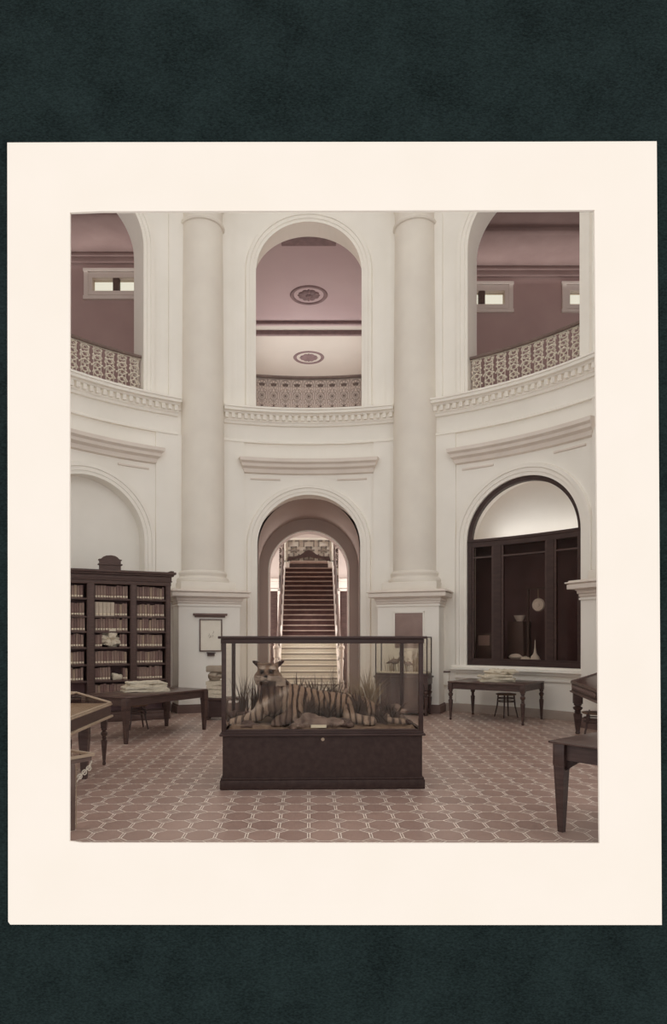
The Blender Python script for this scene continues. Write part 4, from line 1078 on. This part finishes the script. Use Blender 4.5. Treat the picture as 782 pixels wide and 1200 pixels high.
# ---------------------------------------------------------------- low bench and paper stack beside the left pedestal
be = thing('bench', 'low dark box bench between the left table and the tiger case', 'bench', (-2.2, 14.05, 0))
o = MB(); o.box(0, .8, 0, .42, .42, .47, .008); o.build('seat', M_wood, be)
o = MB(); o.box(.03, .46, .03, .39, .06, .42); o.build('box', M_case, be)
for x in (.05, .75):
    for y in (.05, .37):
        o = MB(); o.box(x-.03, x+.03, y-.03, y+.03, 0, .42, .004); o.build('leg', M_wood, be)
z = .47
labs = ['lowest', 'second', 'third', 'fourth']
for k in range(4):
    hh = .07
    newspaper(.36, .34, hh, 40+k, labs[k]+' folded bundle in the pale pile on the low bench', 'bundles on the low bench', Matrix.Translation((-2.0+.01*(k % 2), 14.26, z)) @ Matrix.Rotation(.1*(k % 3-1), 4, 'Z'), 'paper_bundle'); z += hh+.02
o = crumple('crumpled_cloth', .36, .34, .2, 3, M_cloth, .5); o.location = (-2.0, 14.26, z); tag(o, 'crumpled grey cloth on top of the bundles on the low bench', 'cloth')
o = MB(); o.box(-.19, .19, -.17, .17, 0, .13, .02); x = o.build('wrapped_parcel', M_cloth); x.location = (-1.99, 14.26, z+.185); tag(x, 'grey wrapped parcel topping the pile on the low bench', 'parcel')

# ---------------------------------------------------------------- small bird case by the right pedestal
th = math.radians(22.5); bl = Vector((5.42*math.sin(th), CY+5.42*math.cos(th), 0))
sc_ = thing('bird_case_table', 'dark panelled table with turned legs carrying the small bird case', 'table', bl, -th)
o = MB(); o.box(-.64, .64, -.02, .5, .84, .88, .006); o.box(-.61, .61, 0, .48, .70, .84); o.build('tabletop', M_wood, sc_)
o = MB(); o.box(-.48, .46, .06, .46, .12, .7); o.build('cabinet', M_woodH, sc_)
o = MB(); o.box(-.56, .56, .02, .48, .05, .14, .006); o.build('lower_shelf', M_wood, sc_)
for x in (-.56, .56):
    for y in (.05, .43):
        b = turned_leg(.7, .05, .08, .1); l = b.build('leg', M_wood, sc_); l.location = (x, y, 0)
bcase = thing('bird_case', 'small glass case of birds and reeds in front of the right pedestal', 'display case', (bl.x, bl.y, .88), -th)
o = MB(); o.box(-.6, .6, .0, .48, 0, .06, .006); o.build('base', M_wood, bcase)
for x in (-.59, .59):
    for y in (.012, .468):
        o = MB(); o.box(x-.012, x+.012, y-.012, y+.012, .06, .86); o.build('post', M_case, bcase)
o = MB()
for y in (.0, .456): o.box(-.6, .6, y, y+.024, .86, .885)
for x in (-.6, .576): o.box(x, x+.024, .024, .456, .86, .885)
o.build('top_frame', M_case, bcase)
for a in ((-.58, .58, .01, .014, .06, .86), (-.58, .58, .466, .47, .06, .86), (-.592, -.588, .024, .456, .06, .86), (.588, .592, .024, .456, .06, .86), (-.58, .58, .02, .46, .872, .876)):
    o = MB(); o.box(*a); o.build('glass_pane', M_glass, bcase, ang=0)
o = MB(); o.box(-.57, .57, .03, .45, .06, .09, .01); o.build('ground', M_paper, bcase)
BW = Matrix.Translation((bl.x, bl.y, .97)) @ Matrix.Rotation(-th, 4, 'Z')
def bird(x, y, s, lab, flip=1):
    t = MB(); t.ball((0, 0, .2*s), (.1*s, .05*s, .055*s), 2); t.tube([(flip*.07*s, 0, .22*s), (flip*.13*s, 0, .3*s), (flip*.1*s, 0, .37*s), (flip*.14*s, 0, .41*s)], [.03*s, .018*s, .014*s, .02*s], 8)
    t.tube([(flip*.14*s, 0, .41*s), (flip*.24*s, 0, .4*s)], [.014*s, .002], 6); t.tube([(-flip*.06*s, 0, .2*s), (-flip*.17*s, 0, .16*s)], [.035*s, .01*s], 6)
    b = t.build('bird', M_bird); b.matrix_world = BW @ Matrix.Translation((x, y, 0)); tag(b, lab, 'bird')
    for d in (-1, 1):
        l = MB(); l.tube([(d*.015*s, d*.012*s, .17*s), (d*.018*s, d*.015*s, .0)], .005, 5); l.build('leg', M_black, b)
bird(-.2, .2, 1.15, 'dark long-necked bird among reeds at the left of the bird case'); bird(.1, .26, .9, 'smaller bird at the centre of the bird case', -1)
def reeds(x, y, n, h, seed, lab):
    rr = random.Random(seed); b = MB()
    for i in range(n):
        a = rr.uniform(-.4, .4); bx = rr.gauss(0, .07); L_ = h*rr.uniform(.4, 1)
        b.tube([(bx, rr.uniform(-.05, .05), 0), (bx+a*.1*h, 0, L_*.5), (bx+a*.35*h, 0, L_)], [.005, .004, .001], 4)
        if i % 3 == 0: b.ball((bx+a*.2*h, 0, L_*.75), (.012, .01, .03), 1)
    o = b.build('reeds', M_grass); o.matrix_world = BW @ Matrix.Translation((x, y, 0)); tag(o, lab, 'reeds')
reeds(-.26, .3, 22, .5, 1, 'reeds behind the dark bird in the bird case'); reeds(.3, .25, 30, .62, 2, 'tall reeds at the right of the bird case'); reeds(.0, .34, 14, .4, 3, 'sparse reeds in the middle of the bird case')
# end block of the showcase sill; its dark top strip paints in a shade line
x = thing('wall_box', 'pale sill end block with painted shade line on top, between bird table and showcase table', 'shelf', cyl(TR)(-1.93, .62, -.02), -TR+1.93/R)
o = MB(); o.box(-.16, .16, -.14, .0, 0, .3, .01); o.build('box', M_trim, x)
o = MB(); o.box(-.18, .18, -.16, .0, .3, .33, .005); o.build('top', M_baseb, x)

# ---------------------------------------------------------------- light
w = bpy.data.worlds.new('sky'); S.world = w; w.use_nodes = True; nt = w.node_tree
bg = nt.nodes['Background']; tc = nt.nodes.new('ShaderNodeTexCoord'); sx = nt.nodes.new('ShaderNodeSeparateXYZ'); rp = nt.nodes.new('ShaderNodeValToRGB')
nt.links.new(tc.outputs['Generated'], sx.inputs[0]); nt.links.new(sx.outputs['Z'], rp.inputs[0])
rp.color_ramp.elements[0].position = .8; rp.color_ramp.elements[0].color = (1.0, .985, .962, 1)
rp.color_ramp.elements[1].position = .99; rp.color_ramp.elements[1].color = (1.5, 1.49, 1.46, 1)
nt.links.new(rp.outputs[0], bg.inputs[0]); bg.inputs[1].default_value = 3.4
def area(loc, rot, sx_, sy_, e, name):
    l = bpy.data.lights.new(name, 'AREA'); l.shape = 'RECTANGLE'; l.size = sx_; l.size_y = sy_; l.energy = e; l.color = (1, .98, .95)
    o = bpy.data.objects.new(name, l); COL.objects.link(o); o.location = loc; o.rotation_euler = rot; return o
area((-2.55, 24.5, 9.5), (0, -PI/2, 0), 3, 2.5, 270, 'hall_fill_light_left')  # pair of fill lights added on the solid hall walls, no windows there
area((2.55, 24.5, 9.5), (0, PI/2, 0), 3, 2.5, 270, 'hall_fill_light_right')

area((-6.2, 18.6, 11.6), (-PI/2-.5, 0, 0), 5, .8, 110, 'gallery_window_light_left')
area((6.4, 19.3, 11.6), (-PI/2-.5, 0, 0), 5, .8, 110, 'gallery_window_light_right')
area((-2.55, 20.9, 2.6), (0, -PI/2, 0), 3.5, 1.6, 330, 'stair_fill_light_left')  # unseen pair of fills added to brighten the lower steps
area((2.55, 20.9, 2.6), (0, PI/2, 0), 3.5, 1.6, 330, 'stair_fill_light_right')
area((-2.5, 25.0, 6.0), (0, -PI/2, -.3), 2, 1.2, 190, 'landing_fill_light_left')  # unseen pair of fills added to brighten the fretwork screen
area((2.5, 25.0, 6.0), (0, PI/2, .3), 2, 1.2, 190, 'landing_fill_light_right')
p = mpr(0, 4.16, .6); area(p, (PI-.5, 0, -TR), 2.2, .25, 10, 'lunette_fill_light')  # hidden fill added to brighten the foot of the lunette plaster
S.view_settings.view_transform = 'Standard'; S.view_settings.look = 'None'
S.view_settings.exposure = -1.47; S.view_settings.gamma = 1
S.view_settings.use_curve_mapping = False
S.cycles.use_denoising = True; S.cycles.denoising_prefilter = 'ACCURATE'
S.cycles.max_bounces = 14; S.cycles.diffuse_bounces = 12; S.cycles.transparent_max_bounces = 16
